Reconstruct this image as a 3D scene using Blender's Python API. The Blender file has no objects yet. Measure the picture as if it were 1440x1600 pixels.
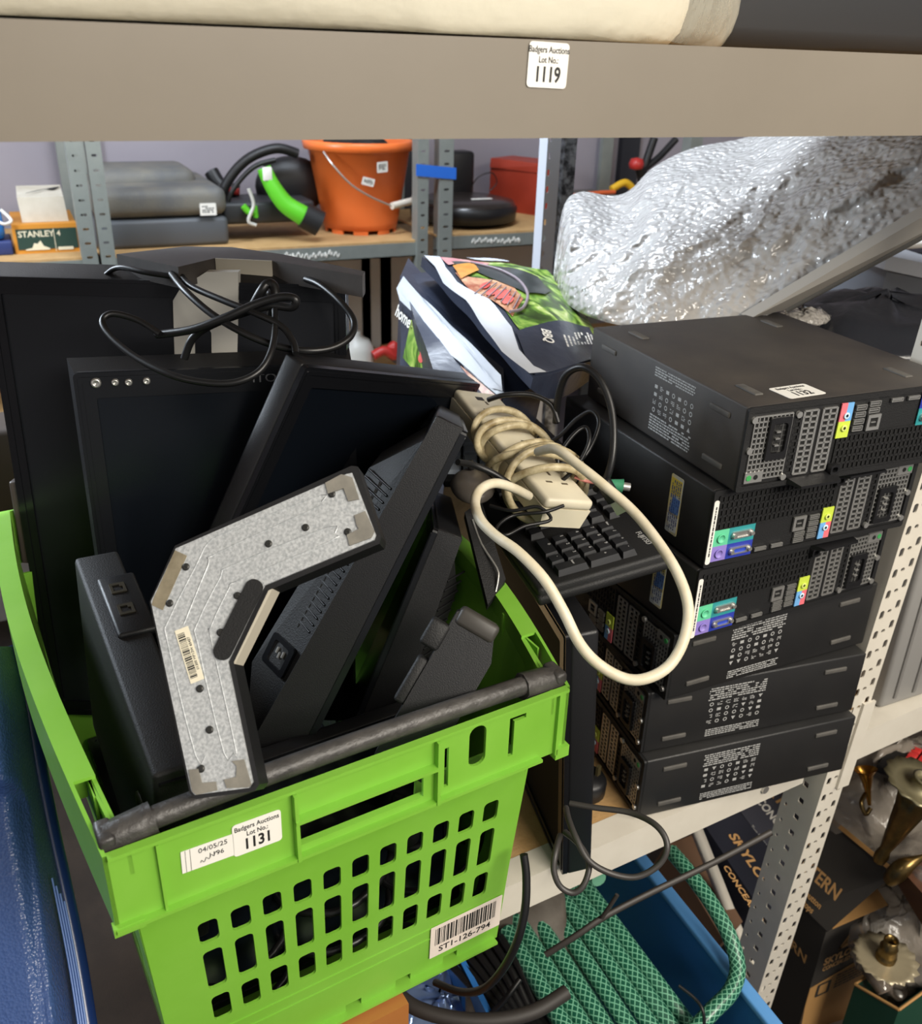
import bpy, bmesh, math, random
from math import sin, cos, pi, radians, sqrt, tan, exp
from mathutils import Matrix, Vector, geometry, noise
random.seed(7)
SC = bpy.context.scene; COL = SC.collection

# ------------------------------------------------------------------ camera
FPX = 1443.0
_p, _h, _r = radians(26.27), radians(25.35), radians(1.77)
CAMP = Vector((0, 0, 1.5))
FW = Vector((sin(_h)*cos(_p), cos(_h)*cos(_p), -sin(_p)))
_R0 = Vector((cos(_h), -sin(_h), 0)); _U0 = _R0.cross(FW)
RT = _R0*cos(_r) + _U0*sin(_r); UP = _U0*cos(_r) - _R0*sin(_r)
cd = bpy.data.cameras.new('camera'); cam = bpy.data.objects.new('camera', cd); COL.objects.link(cam)
cam.matrix_world = Matrix(((RT.x, UP.x, -FW.x, CAMP.x), (RT.y, UP.y, -FW.y, CAMP.y), (RT.z, UP.z, -FW.z, CAMP.z), (0, 0, 0, 1)))
cd.sensor_fit = 'HORIZONTAL'; cd.sensor_width = 36; cd.lens = 36*FPX/1440.0; cd.clip_start = .02
cd.dof.use_dof = True; cd.dof.focus_distance = .88; cd.dof.aperture_fstop = 11
SC.camera = cam
# ------------------------------------------------------------------ world, light, exposure
SC.view_settings.view_transform = 'Standard'; SC.view_settings.look = 'None'
SC.view_settings.gamma = 1; SC.view_settings.use_curve_mapping = False
SC.view_settings.exposure = 0.0
W = bpy.data.worlds.new('world'); SC.world = W; W.use_nodes = True
W.node_tree.nodes['Background'].inputs[0].default_value = (.86, .88, .95, 1)
W.node_tree.nodes['Background'].inputs[1].default_value = .26
def area(name, loc, target, sx, sy, power, color):
    l = bpy.data.lights.new(name, 'AREA'); l.shape = 'RECTANGLE'; l.size = sx; l.size_y = sy
    l.energy = power; l.color = color
    o = bpy.data.objects.new(name, l); COL.objects.link(o); o.location = loc
    o.rotation_euler = (Vector(target)-Vector(loc)).to_track_quat('-Z', 'Y').to_euler()
    return o
area('ceiling_lamp', (.9, -1.6, 2.45), (.4, .8, 1.0), 1.4, .7, 88, (1, .93, .82))
area('ceiling_lamp', (-1.8, -.2, 2.0), (0, .9, 1.1), .4, .9, 4, (1, .95, .88))  # low side lamp added to light the monitors' left edges, below the ceiling
area('ceiling_lamp', (1.9, -.6, 2.65), (1.1, .8, .6), 1.2, .35, 22, (1, .92, .8))
area('ceiling_lamp', (.65, 1.75, 2.6), (.80, 1.45, 1.1), 1.0, .3, 42, (.80, .89, 1))
area('window_light', (-.9, 2.0, 1.75), (.95, 1.45, 1.15), .5, .6, 36, (.80, .90, 1))
area('ceiling_lamp', (-.6, 2.2, 2.6), (.3, 2.6, 1.0), 1.2, .25, 9, (.95, .95, 1))

# ------------------------------------------------------------------ pixel-ray helpers (a point of the photo at a chosen real distance)
def ray(x, y): return FW + RT*((x-720)/FPX) - UP*((y-800)/FPX)
def at(x, y, d): return CAMP + ray(x, y)*d
def onX(x, y, v): r = ray(x, y); return CAMP + r*(v/r.x)
def onY(x, y, v): r = ray(x, y); return CAMP + r*(v/r.y)
def onZ(x, y, v): r = ray(x, y); return CAMP + r*((v-1.5)/r.z)

# ------------------------------------------------------------------ materials
def lin(h):
    h = h.lstrip('#'); o = []
    for i in (0, 2, 4):
        c = int(h[i:i+2], 16)/255; o.append(c/12.92 if c <= .04045 else ((c+.055)/1.055)**2.4)
    return (*o, 1)
MATS = {}
def mat(name, col, rough=.5, metal=0, var=None, bump=None, spec=.5, trans=0, alpha=1, coat=0, emit=None, coord='Object', sheen=0):
    """var=(scale, amount, colour2) noise variation; bump=(kind, scale, strength)"""
    if name in MATS: return MATS[name]
    m = bpy.data.materials.new(name); m.use_nodes = True; N = m.node_tree.nodes; L = m.node_tree.links
    b = N['Principled BSDF']
    b.inputs['Base Color'].default_value = lin(col); b.inputs['Roughness'].default_value = rough
    b.inputs['Metallic'].default_value = metal; b.inputs['Specular IOR Level'].default_value = spec
    b.inputs['Transmission Weight'].default_value = trans; b.inputs['Alpha'].default_value = alpha
    b.inputs['Coat Weight'].default_value = coat
    tc = N.new('ShaderNodeTexCoord')
    if var:
        n = N.new('ShaderNodeTexNoise'); n.inputs['Scale'].default_value = var[0]; n.inputs['Detail'].default_value = 6
        n.inputs['Roughness'].default_value = .6
        L.new(tc.outputs[coord], n.inputs['Vector'])
        r = N.new('ShaderNodeValToRGB'); r.color_ramp.elements[0].position = .5-var[1]; r.color_ramp.elements[1].position = .5+var[1]
        r.color_ramp.elements[0].color = lin(col); r.color_ramp.elements[1].color = lin(var[2])
        L.new(n.outputs['Fac'], r.inputs['Fac']); L.new(r.outputs['Color'], b.inputs['Base Color'])
    if bump:
        if bump[0] == 'voronoi': n = N.new('ShaderNodeTexVoronoi'); out = 'Distance'
        else: n = N.new('ShaderNodeTexNoise'); n.inputs['Detail'].default_value = 4; out = 'Fac'
        n.inputs['Scale'].default_value = bump[1]; L.new(tc.outputs[coord], n.inputs['Vector'])
        bp = N.new('ShaderNodeBump'); bp.inputs['Strength'].default_value = bump[2]; bp.inputs['Distance'].default_value = .004
        L.new(n.outputs[out], bp.inputs['Height']); L.new(bp.outputs['Normal'], b.inputs['Normal'])
    if emit:
        b.inputs['Emission Color'].default_value = lin(emit[0]); b.inputs['Emission Strength'].default_value = emit[1]
    MATS[name] = m
    return m

BLK = mat('black_plastic', '161618', .42, bump=('noise', 900, .12))
BLKG = mat('glossy_black_bezel', '121316', .25)
BLKM = mat('matte_black_plastic', '131314', .6, bump=('noise', 700, .2))
SCREEN = mat('screen_glass', '0c1016', .22, spec=.45)
PCB = mat('black_painted_steel', '1e1e1f', .45, bump=('noise', 1200, .15), var=(9, .2, '262524'))
PCTOP = mat('dusty_black_painted_steel', '343130', .55, bump=('noise', 1200, .15), var=(14, .22, '45403b'))
DARK = mat('dark_recess', '060606', .8)
STEEL = mat('bare_steel', 'c9c8c4', .35, .8)
SILV = mat('silver_plastic', 'c4c2bb', .38)
GALV = mat('galvanised_plate', 'a9adb0', .45, .35, var=(420, .12, 'cdd0d2'), bump=('noise', 300, .1))
RUB = mat('grey_rubber', '4a4845', .7, var=(60, .2, '5c5954'))
WLAB = mat('white_label', 'e9e6de', .5)
INK = mat('black_ink', '1b1a1a', .6)
PRINT = mat('pale_print', 'a9a9a7', .6)
GRN = mat('lime_green_plastic', '70ac30', .38, var=(7, .3, '82ba46'), bump=('noise', 14, .35))
BAR = mat('worn_black_bar', '2d2b2a', .45, var=(45, .25, '4b4845'), bump=('noise', 80, .5))
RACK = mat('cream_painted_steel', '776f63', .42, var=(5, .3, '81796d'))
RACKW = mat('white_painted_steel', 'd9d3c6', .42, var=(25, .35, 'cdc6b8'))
BSTEEL = mat('grey_galvanised_rack', '8d928d', .5, .25, var=(20, .3, '7d827e'))
CHIP = mat('chipboard', 'b08a58', .8, var=(30, .25, 'c39e6c'), bump=('noise', 200, .3))
CABLE = mat('black_cable', '141415', .4)
BEIGE = mat('aged_white_plastic', 'd9d2bd', .4, var=(18, .3, 'cfc6ac'))
CORD = mat('dirty_white_cord', 'cfc3a0', .5, var=(70, .18, '8b7a55'))
WCORD = mat('white_cord', 'ddd5bf', .45, var=(60, .25, 'c9bea0'))
PLASTW = mat('clear_polythene', 'e9e4d2', .2, alpha=.8, spec=.6, bump=('noise', 30, .8))

# ------------------------------------------------------------------ mesh builder
I4 = Matrix.Identity(4)
def T(x, y=None, z=None): return Matrix.Translation(Vector((x, y, z)) if y is not None else Vector(x))
def RZ(a): return Matrix.Rotation(radians(a), 4, 'Z')
def RY(a): return Matrix.Rotation(radians(a), 4, 'Y')
def RX(a): return Matrix.Rotation(radians(a), 4, 'X')
def frame(o, x, y):
    x = Vector(x).normalized(); y = Vector(y); y = (y - x*y.dot(x)).normalized(); z = x.cross(y); o = Vector(o)
    return Matrix(((x.x, y.x, z.x, o.x), (x.y, y.y, z.y, o.y), (x.z, y.z, z.z, o.z), (0, 0, 0, 1)))
def pose(loc, rot):
    return Matrix.Translation(Vector(loc)) @ RZ(rot[2]) @ RY(rot[1]) @ RX(rot[0])
class MB:
    def __init__(s): s.v = []; s.f = []; s.m = []; s.s = []; s.uv = []
    def add(s, vs, fs, M=I4, m=0, smooth=False, uvs=None):
        b = len(s.v); s.v += [M @ Vector(v) for v in vs]
        flip = M.determinant() < 0
        for i, f in enumerate(fs):
            g = [b+k for k in f]; u = uvs[i] if uvs else [(0, 0)]*len(f)
            if flip: g = g[::-1]; u = u[::-1]
            s.f.append(g); s.m.append(m); s.s.append(smooth); s.uv.append(u)
    def box(s, lo, hi, M=I4, m=0):
        (a, b, c), (d, e, f) = lo, hi
        s.add([(a, b, c), (d, b, c), (d, e, c), (a, e, c), (a, b, f), (d, b, f), (d, e, f), (a, e, f)],
              [(0, 3, 2, 1), (4, 5, 6, 7), (0, 1, 5, 4), (1, 2, 6, 5), (2, 3, 7, 6), (3, 0, 4, 7)], M, m)
        return s
    def rbox(s, lo, hi, r, M=I4, m=0, seg=2):
        bm = bmesh.new(); lo = Vector(lo); hi = Vector(hi); c = (lo+hi)/2; d = hi-lo
        bmesh.ops.create_cube(bm, size=1, matrix=Matrix.Translation(c) @ Matrix.Diagonal((*d, 1)))
        r = min(r, min(d)*.49)
        bmesh.ops.bevel(bm, geom=bm.edges[:], offset=r, segments=seg, profile=.5, affect='EDGES')
        s.add([v.co[:] for v in bm.verts], [[v.index for v in f.verts] for f in bm.faces], M, m, seg > 1); bm.free()
        return s
    def frustum(s, a, b, M=I4, m=0):
        """a, b: four corners each (same order)"""
        s.add(list(a)+list(b), [(3, 2, 1, 0), (4, 5, 6, 7), (0, 1, 5, 4), (1, 2, 6, 5), (2, 3, 7, 6), (3, 0, 4, 7)], M, m)
        return s
    def cyl(s, p0, p1, r0, r1=None, n=16, M=I4, m=0, cap=True):
        r1 = r0 if r1 is None else r1; p0 = Vector(p0); p1 = Vector(p1); d = (p1-p0).normalized()
        a = d.orthogonal().normalized(); b = d.cross(a); vs = []
        for p, r in ((p0, r0), (p1, r1)):
            vs += [p+(a*cos(2*pi*k/n)+b*sin(2*pi*k/n))*r for k in range(n)]
        s.add(vs, [(k, (k+1) % n, n+(k+1) % n, n+k) for k in range(n)], M, m, True)
        if cap: s.add(vs, [tuple(range(n))[::-1], tuple(range(n, 2*n))], M, m)
        return s
    def lathe(s, prof, n=24, M=I4, m=0, cap=False, wob=None):
        vs = []
        for i, (r, z) in enumerate(prof):
            for k in range(n):
                q = 1 if wob is None else wob(i, 2*pi*k/n)
                vs.append((r*q*cos(2*pi*k/n), r*q*sin(2*pi*k/n), z))
        fs = [(i*n+k, i*n+(k+1) % n, (i+1)*n+(k+1) % n, (i+1)*n+k) for i in range(len(prof)-1) for k in range(n)]
        s.add(vs, fs, M, m, True)
        if cap: s.add(vs, [tuple(range(n))[::-1], tuple(range(len(vs)-n, len(vs)))], M, m)
        return s
    def tube(s, pts, r, n=8, closed=False, M=I4, m=0, flat=1, sub=6, ulen=True):
        P = smooth_path(pts, sub, closed); N_ = len(P); rr = r if callable(r) else (lambda t: r)
        vs = []; L = 0; Ls = []
        t0 = (P[1]-P[0]).normalized(); a = t0.orthogonal().normalized()
        for i in range(N_):
            t = (P[(i+1) % N_]-P[i-1]) if closed else (P[min(i+1, N_-1)]-P[max(i-1, 0)])
            t = t.normalized() if t.length > 1e-9 else t0
            a = (a - t*a.dot(t)); a = a.normalized() if a.length > 1e-6 else t.orthogonal().normalized(); b = t.cross(a)
            if i: L += (P[i]-P[i-1]).length
            Ls.append(L); q = rr(i/max(1, N_-1))
            vs += [P[i]+(a*cos(2*pi*k/n)+b*sin(2*pi*k/n)*flat)*q for k in range(n)]
        fs = []; uv = []
        for i in range(N_ if closed else N_-1):
            j = (i+1) % N_
            for k in range(n):
                fs.append((i*n+k, i*n+(k+1) % n, j*n+(k+1) % n, j*n+k))
                u0, u1 = Ls[i], (Ls[j] if j else Ls[i]+.01)
                uv.append([(u0, k/n), (u0, (k+1)/n), (u1, (k+1)/n), (u1, k/n)])
        s.add(vs, fs, M, m, True, uv)
        if not closed: s.add(vs, [tuple(range(n))[::-1], tuple(range((N_-1)*n, N_*n))], M, m)
        return s
    def plate(s, outer, holes, t, M=I4, m=0, fn=None):
        """flat plate in local XY with holes, thickness t along +Z; fn maps (x,y,z)->point"""
        loops = [[Vector((x, y, 0)) for x, y in l] for l in [outer]+list(holes)]
        tri = geometry.tessellate_polygon(loops); flat = [p for l in loops for p in l]; n = len(flat)
        g = fn or (lambda x, y, z: (x, y, z))
        vs = [g(p.x, p.y, t) for p in flat]+[g(p.x, p.y, 0) for p in flat]; fs = []
        for a, b, c in tri:
            A, B, Cc = flat[a], flat[b], flat[c]
            if (B-A).cross(Cc-A).z < 0: b, c = c, b
            fs.append((a, b, c)); fs.append((n+c, n+b, n+a))
        o = 0
        for li, l in enumerate(loops):
            k = len(l); ar = sum(l[i].x*l[(i+1) % k].y-l[(i+1) % k].x*l[i].y for i in range(k))
            for i in range(k):
                j = (i+1) % k; q = (o+i, n+o+i, n+o+j, o+j)
                if (ar < 0) != (li > 0): q = q[::-1]
                fs.append(q if li == 0 else q)
            o += k
        s.add(vs, fs, M, m)
        return s
    def grid(s, fn, nu, nv, M=I4, m=0, th=None, close=True):
        """surface fn(u,v)->Vector; th = thickness vector or fn(u,v)->Vector offset for the back"""
        vs = [Vector(fn(i/nu, j/nv)) for j in range(nv+1) for i in range(nu+1)]; w = nu+1; n = len(vs)
        fs = [(j*w+i, j*w+i+1, (j+1)*w+i+1, (j+1)*w+i) for j in range(nv) for i in range(nu)]
        uv = [[(i/nu, j/nv), ((i+1)/nu, j/nv), ((i+1)/nu, (j+1)/nv), (i/nu, (j+1)/nv)] for j in range(nv) for i in range(nu)]
        s.add(vs, fs, M, m, True, uv)
        if th is not None:
            g = th if callable(th) else (lambda u, v: Vector(th))
            vb = [vs[j*w+i]+Vector(g(i/nu, j/nv)) for j in range(nv+1) for i in range(nu+1)]
            s.add(vb, [f[::-1] for f in fs], M, m, True, [u[::-1] for u in uv])
            rim = [i for i in range(w)]+[j*w+nu for j in range(1, nv+1)]+[nv*w+i for i in range(nu-1, -1, -1)]+[j*w for j in range(nv-1, 0, -1)]
            vv = [vs[i] for i in rim]+[vb[i] for i in rim]; k = len(rim)
            s.add(vv, [(i, k+i, k+(i+1) % k, (i+1) % k) for i in range(k)], M, m, False)
        return s
    def text(s, body, size, M=I4, m=0, ext=.00012, bold=0, align='CENTER', sx=1.0):
        cu = bpy.data.curves.new('t', 'FONT'); cu.body = body; cu.size = size; cu.extrude = ext; cu.offset = bold*size
        cu.align_x = align; cu.align_y = 'CENTER'; cu.resolution_u = 3
        o = bpy.data.objects.new('t', cu); COL.objects.link(o); dg = bpy.context.evaluated_depsgraph_get()
        me = o.evaluated_get(dg).to_mesh()
        s.add([(v.co.x*sx, v.co.y, v.co.z) for v in me.vertices], [tuple(p.vertices) for p in me.polygons], M, m)
        o.evaluated_get(dg).to_mesh_clear(); bpy.data.objects.remove(o); bpy.data.curves.remove(cu)
        return s
    def build(s, name, mats, parent=None, world=False, base=None):
        mats = mats if isinstance(mats, (list, tuple)) else [mats]
        me = bpy.data.meshes.new(name); vs = s.v; loc = None
        if world and parent is not None:
            inv = wm(parent).inverted(); vs = [inv @ v for v in vs]
        elif parent is None:
            if base is None:
                xs = [v.x for v in vs]; ys = [v.y for v in vs]
                base = ((min(xs)+max(xs))/2, (min(ys)+max(ys))/2, min(v.z for v in vs))
            loc = Vector(base); vs = [v-loc for v in vs]
        me.from_pydata([v[:] for v in vs], [], s.f)
        for q in mats: me.materials.append(q)
        me.polygons.foreach_set('material_index', s.m); me.polygons.foreach_set('use_smooth', s.s)
        ul = me.uv_layers.new(name='UVMap'); k = 0
        flat = [c for u in s.uv for p in u for c in p]
        if len(flat) == 2*len(me.loops): ul.data.foreach_set('uv', flat)
        me.update()
        o = bpy.data.objects.new(name, me); COL.objects.link(o)
        if parent is not None: o.parent = parent
        elif loc is not None: o.location = loc
        return o
def wm(o):
    M = o.matrix_basis.copy()
    while o.parent: o = o.parent; M = o.matrix_basis @ M
    return M
def smooth_path(pts, sub, closed=False):
    P = [Vector(p) for p in pts]; n = len(P)
    if n < 3 or sub < 2: return P
    out = []; rng = range(n if closed else n-1)
    for i in rng:
        if closed: a, b, c, d = P[i-1], P[i], P[(i+1) % n], P[(i+2) % n]
        else: a, b, c, d = P[max(i-1, 0)], P[i], P[i+1], P[min(i+2, n-1)]
        for k in range(sub):
            t = k/sub
            out.append(.5*((2*b)+(c-a)*t+(2*a-5*b+4*c-d)*t*t+(3*b-a-3*c+d)*t**3))
    if not closed: out.append(P[-1])
    return out
def thing(name, label, cat, M=I4, group=None):
    o = bpy.data.objects.new(name, None); COL.objects.link(o); o.empty_display_size = .03
    o.matrix_world = M; o.matrix_basis = M
    o['label'] = label; o['category'] = cat
    if group: o['group'] = group
    return o
def tag(o, label, cat, group=None):
    o['label'] = label; o['category'] = cat
    if group: o['group'] = group
    return o
def struct(o): o['kind'] = 'structure'; return o
def rrect(x0, y0, x1, y1, r, n=3):
    o = []
    for cx, cy, a0 in ((x1-r, y1-r, 0), (x0+r, y1-r, 90), (x0+r, y0+r, 180), (x1-r, y0+r, 270)):
        for k in range(n+1):
            a = radians(a0+90*k/n); o.append((cx+r*cos(a), cy+r*sin(a)))
    return o
def scribble(mb, x0, y0, x1, y1, M, m=0, rows=10, dens=.8, h=.55, z=0, seed=1, vertical=False):
    """rows of tiny printed dashes filling a rectangle"""
    rnd = random.Random(seed); dy = (y1-y0)/rows
    for r in range(rows):
        x = x0; y = y0+dy*(r+.25)
        while x < x1-.001:
            w = rnd.uniform(.6, 2.6)*dy*.8
            if rnd.random() < dens:
                xe = min(x+w, x1)
                mb.add([(x, y, z), (xe, y, z), (xe, y+dy*h, z), (x, y+dy*h, z)], [(0, 1, 2, 3)], M, m)
            x += w+dy*.3
def barcode(mb, x0, y0, x1, y1, M, m=0, z=.0004, seed=3, n=44):
    rnd = random.Random(seed); w = (x1-x0)/n; x = x0
    while x < x1-w:
        k = rnd.choice((.5, .5, 1, 1.6)); mb.add([(x, y0, z), (x+w*k, y0, z), (x+w*k, y1, z), (x, y1, z)], [(0, 1, 2, 3)], M, m)
        x += w*(k+rnd.choice((.5, .6, 1.1)))
def lot_label(parent, M, w, h, num, t=.0004, small=True):
    """white auction sticker in local XY of M, centred"""
    mb = MB(); mb.plate(rrect(-w/2, -h/2, w/2, h/2, min(w, h)*.09), [], t, M); o = mb.build('lot_sticker', WLAB, parent)
    tx = MB(); k = M @ T(0, 0, t+.0001)
    tx.text('Badgers Auctions', h*.2, k @ T(0, h*.33, 0), sx=.8, bold=.01)
    tx.text('Lot No.:', h*.2, k @ T(0, h*.11, 0), sx=.8, bold=.01)
    tx.text(num, h*.47, k @ T(0, -h*.22, 0), sx=.78, bold=.025)
    tx.build('sticker_lettering', INK, o)
    return o

# ================================================================== THE SETTING
def plain(name, lo, hi, m):
    return struct(MB().box(lo, hi).build(name, m))
FLOOR = mat('dark_brown_carpet', '261f1a', .95, var=(6, .25, '43372d'), bump=('noise', 300, .6))
WALLM = mat('grey_lilac_wall', '8c8791', .9, var=(1.2, .2, '99949c'))
plain('floor', (-3, -2.2, -.35), (4, 3.2, -.30), FLOOR)
plain('wall_back', (-3, 3.15, -.3), (4, 3.25, 2.9), WALLM)
plain('wall_right', (4, -2.2, -.3), (4.1, 3.25, 2.9), WALLM)
plain('wall_left', (-3.1, -2.2, -.3), (-3, 3.25, 2.9), WALLM)
plain('ceiling', (-3, -2.2, 2.85), (4, 3.25, 2.9), mat('ceiling_tile', 'd8d6d0', .9))

# ---- near rack
rack = thing('shelving_unit', 'cream steel shelving rack with perforated white posts holding the computers', 'shelving', T(.9, .7, 0))
BEAMY = .62
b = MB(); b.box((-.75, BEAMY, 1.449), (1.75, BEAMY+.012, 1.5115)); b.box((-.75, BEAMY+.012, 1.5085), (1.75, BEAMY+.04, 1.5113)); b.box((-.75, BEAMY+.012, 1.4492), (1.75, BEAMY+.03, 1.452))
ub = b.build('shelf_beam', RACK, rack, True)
c = onY(855, 102, BEAMY); lot_label(rack, wm(rack).inverted() @ frame(c+Vector((0, -.0006, 0)), (1, 0, -.03), (0, 0, 1)), .0315, .0285, '1119')
b = MB(); b.box((-.75, .66, 1.495), (1.75, 1.2, 1.5)); b.build('shelf_board', CHIP, rack, True)
dirb = Vector((1.148-.427, .738-.683, 0)).normalized(); SH = .6185
FB = frame((.427, .683, SH), dirb, (-dirb.y, dirb.x, 0))
b = MB(); b.box((-.33, 0, -.053), (.478, .012, 0), FB); b.box((-.33, .012, -.004), (.478, .035, -.0002), FB); b.box((-.33, .012, -.0528), (.478, .03, -.050), FB)
b.build('shelf_beam', RACKW, rack, True)
b = MB(); b.box((.500, -.004, -.050), (1.3, .012, .004), FB); b.box((.500, .012, 0), (1.3, .04, .0038), FB)
b.build('shelf_beam', RACKW, rack, True)
b = MB(); b.box((-.33, .035, -.018), (1.3, .97, -.001), FB); b.build('shelf_board', CHIP, rack, True)
b = MB(); b.cyl((.395, -.004, -.028), (.395, .002, -.028), .006, n=12, M=FB); b.build('bolt', STEEL, rack, True)
def post(x0, y0, z0, z1, lean, wf, wsd, m, parent, pitch=.031, name='upright_post', big=True):
    M = frame((x0, y0, z0), (1, 0, 0), (0, 0, 1))  # local x right, y up
    sh = lambda x, y, z: Vector((x0+x+lean*y, y0-z*1.0, z0+y))
    mb = MB(); H = z1-z0; n = int(H/pitch)
    for k in range(n):
        a, bb = k*pitch, (k+1)*pitch
        hs = [rrect(wf*.12, a+pitch*.08, wf*.29, a+pitch*.5, .0028, 2), rrect(wf*.70, a+pitch*.45, wf*.87, a+pitch*.87, .0028, 2), rrect(wf*.42, a+pitch*.32, wf*.58, a+pitch*.5, .0024, 2)]
        if not big: hs = hs[:1]
        mb.plate([(0, a), (wf, a), (wf, bb), (0, bb)], hs, .0018, fn=sh)
    sd = lambda x, y, z: Vector((x0-z+.0018+lean*y, y0+x, z0+y))
    n2 = int(H/pitch)
    for k in range(n2):
        a, bb = k*pitch, (k+1)*pitch
        hs = [rrect(wsd*.36, a+pitch*.3, wsd*.52, a+pitch*.6, .001, 1), rrect(wsd*.80, a+pitch*.5, wsd*.88, a+pitch*.7, .001, 1)] if big else []
        mb.plate([(0, a), (wsd, a), (wsd, bb), (0, bb)], hs, .0018, fn=sd)
    return mb.build(name, m, parent, True)
post(.870, .70, -.3, 1.6, .059, .043, .06, RACKW, rack)
# splice plate near the shelf
b = MB(); b.box((0, 0, 0), (.022, .004, .15), frame((.888+.059*.56+.026, .694, .56), (1, 0, .0), (0, 1, 0)) @ Matrix.Shear('XY', 4, (.059, 0)))
b.build('splice_plate', RACKW, rack, True)
post(.945, 1.66, .3, 1.6, 0, .03, .03, mat('pale_blue_grey_steel', 'c3c8d2', .4), rack, big=False)
MB().box((.985, 1.66, .3), (1.012, 1.675, 1.6)).build('rear_post', mat('dark_scuffed_post', '2a2c31', .3, var=(60, .1, '9aa0a8')), rack, True)
# diagonal brace below the shelf
p, q = onY(1083, 1285, .93), onY(1192, 1558, .775)
b = MB(); b.tube([p, (p+q)/2, q], .012, n=4, sub=1); b.build('diagonal_brace', RACKW, rack, True)

# ---- the three racks along the back wall
BY = 2.6; BZ = 1.008
def back_rack(label, xl, xr, posts, z=BZ, marks=None):
    t = thing('shelving_unit', label, 'shelving', T((xl+xr)/2, BY, 0))
    for px0, px1, yy in posts:
        a = onY(px0, yy, BY).x; c = onY(px1, yy, BY).x; w = c-a
        mb = MB()
        for k in range(62):
            z0 = k*.035-.30
            mb.plate([(0, z0), (w, z0), (w, z0+.035), (0, z0+.035)], [rrect(w*.3, z0+.012, w*.7, z0+.018, .002, 1)], .002, fn=lambda x, y, zz: Vector((a+x, BY-.012-zz, y)))
        mb.box((a, BY-.012, -.30), (a+.002, BY+.03, 1.87))
        mb.build('upright_post', BSTEEL, t, True)
        MB().box((a, BY+.5, -.30), (c, BY+.52, 1.87)).build('upright_post', BSTEEL, t, True)
    MB().box((xl, BY, z-.046), (xr, BY+.01, z-.006)).box((xl, BY, z-.046), (xr, BY+.03, z-.043)).build('shelf_beam', BSTEEL, t, True)
    MB().box((xl, BY+.002, z-.006), (xr, BY+.5, z)).build('shelf_board', CHIP, t, True)
    MB().box((xl, BY, .50), (xr, BY+.01, .54)).build('shelf_beam', BSTEEL, t, True)
    MB().box((xl, BY+.002, .54), (xr, BY+.5, .55)).build('shelf_board', CHIP, t, True)
    if marks:
        mb = MB(); rnd = random.Random(5)
        for x0, x1 in marks:
            x = x0
            while x < x1:
                w = rnd.uniform(.008, .02); zz = z-.03+rnd.uniform(-.004, .004)
                mb.tube([(x, BY-.001, zz), (x+w*.4, BY-.001, zz+.012), (x+w*.7, BY-.001, zz-.004), (x+w, BY-.001, zz+.007)], .0018, n=4, sub=3); x += w+.004
        mb.build('chalk_marks', WLAB, t, True)
    return t
xa = onY(100, 225, BY).x; xb = onY(155, 225, BY).x; xm = onY(668, 225, BY).x; xn = onY(684, 225, BY).x
back_rack('grey rack at left holding the white box and the tool plane carton', -.95, onY(128, 225, BY).x, [(101, 127, 225)])
back_rack('grey rack in the middle holding the grey case and orange bucket', onY(132, 225, BY).x, xm, [(132, 156, 225), (650, 667, 225)], marks=[(.50, .53), (.66, .82)])
back_rack('grey rack at right holding the robot vacuum and red toolbox', xn, 2.2, [(685, 706, 225), (1074, 1092, 230)], z=BZ+.012, marks=[(1.24, 1.40)])
tag(MB().plate([(0, 0), (.125, 0), (.125, .032), (0, .032)], [], .002, fn=lambda x, y, z: Vector((onY(650, 262, 2.583).x+x, 2.584-z, onY(650, 275, 2.58).z+y-.10*x))).build('adhesive_tape', mat('blue_tape', '2466c8', .5)), 'bright blue tape wrapped round two rack posts beside the bucket', 'tape')
# dark and pale strips behind/below the middle rack
MBd = MB(); MBd.box((1.12, 3.11, -.3), (1.19, 3.148, 2.4)); MBd.box((1.225, 3.11, -.3), (1.25, 3.148, 2.4))
struct(MBd.build('trim_1', mat('dark_trim', '24252b', .6)))
struct(MB().box((1.19, 3.12, -.3), (1.225, 3.148, 2.4)).build('trim_2', BSTEEL))
struct(MB().box((.16, 3.12, .9), (.24, 3.148, 2.4)).build('trim_3', mat('dark_trim', '24252b', .6)))
struct(MB().box((2.1, 3.12, .9), (2.18, 3.148, 2.4)).build('trim_4', mat('dark_trim', '24252b', .6)))
struct(MB().box((-.8, 3.10, -.3), (1.9, 3.115, .97)).build('trim_5', mat('white_lower_panel', 'dcdad6', .6)))

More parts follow.
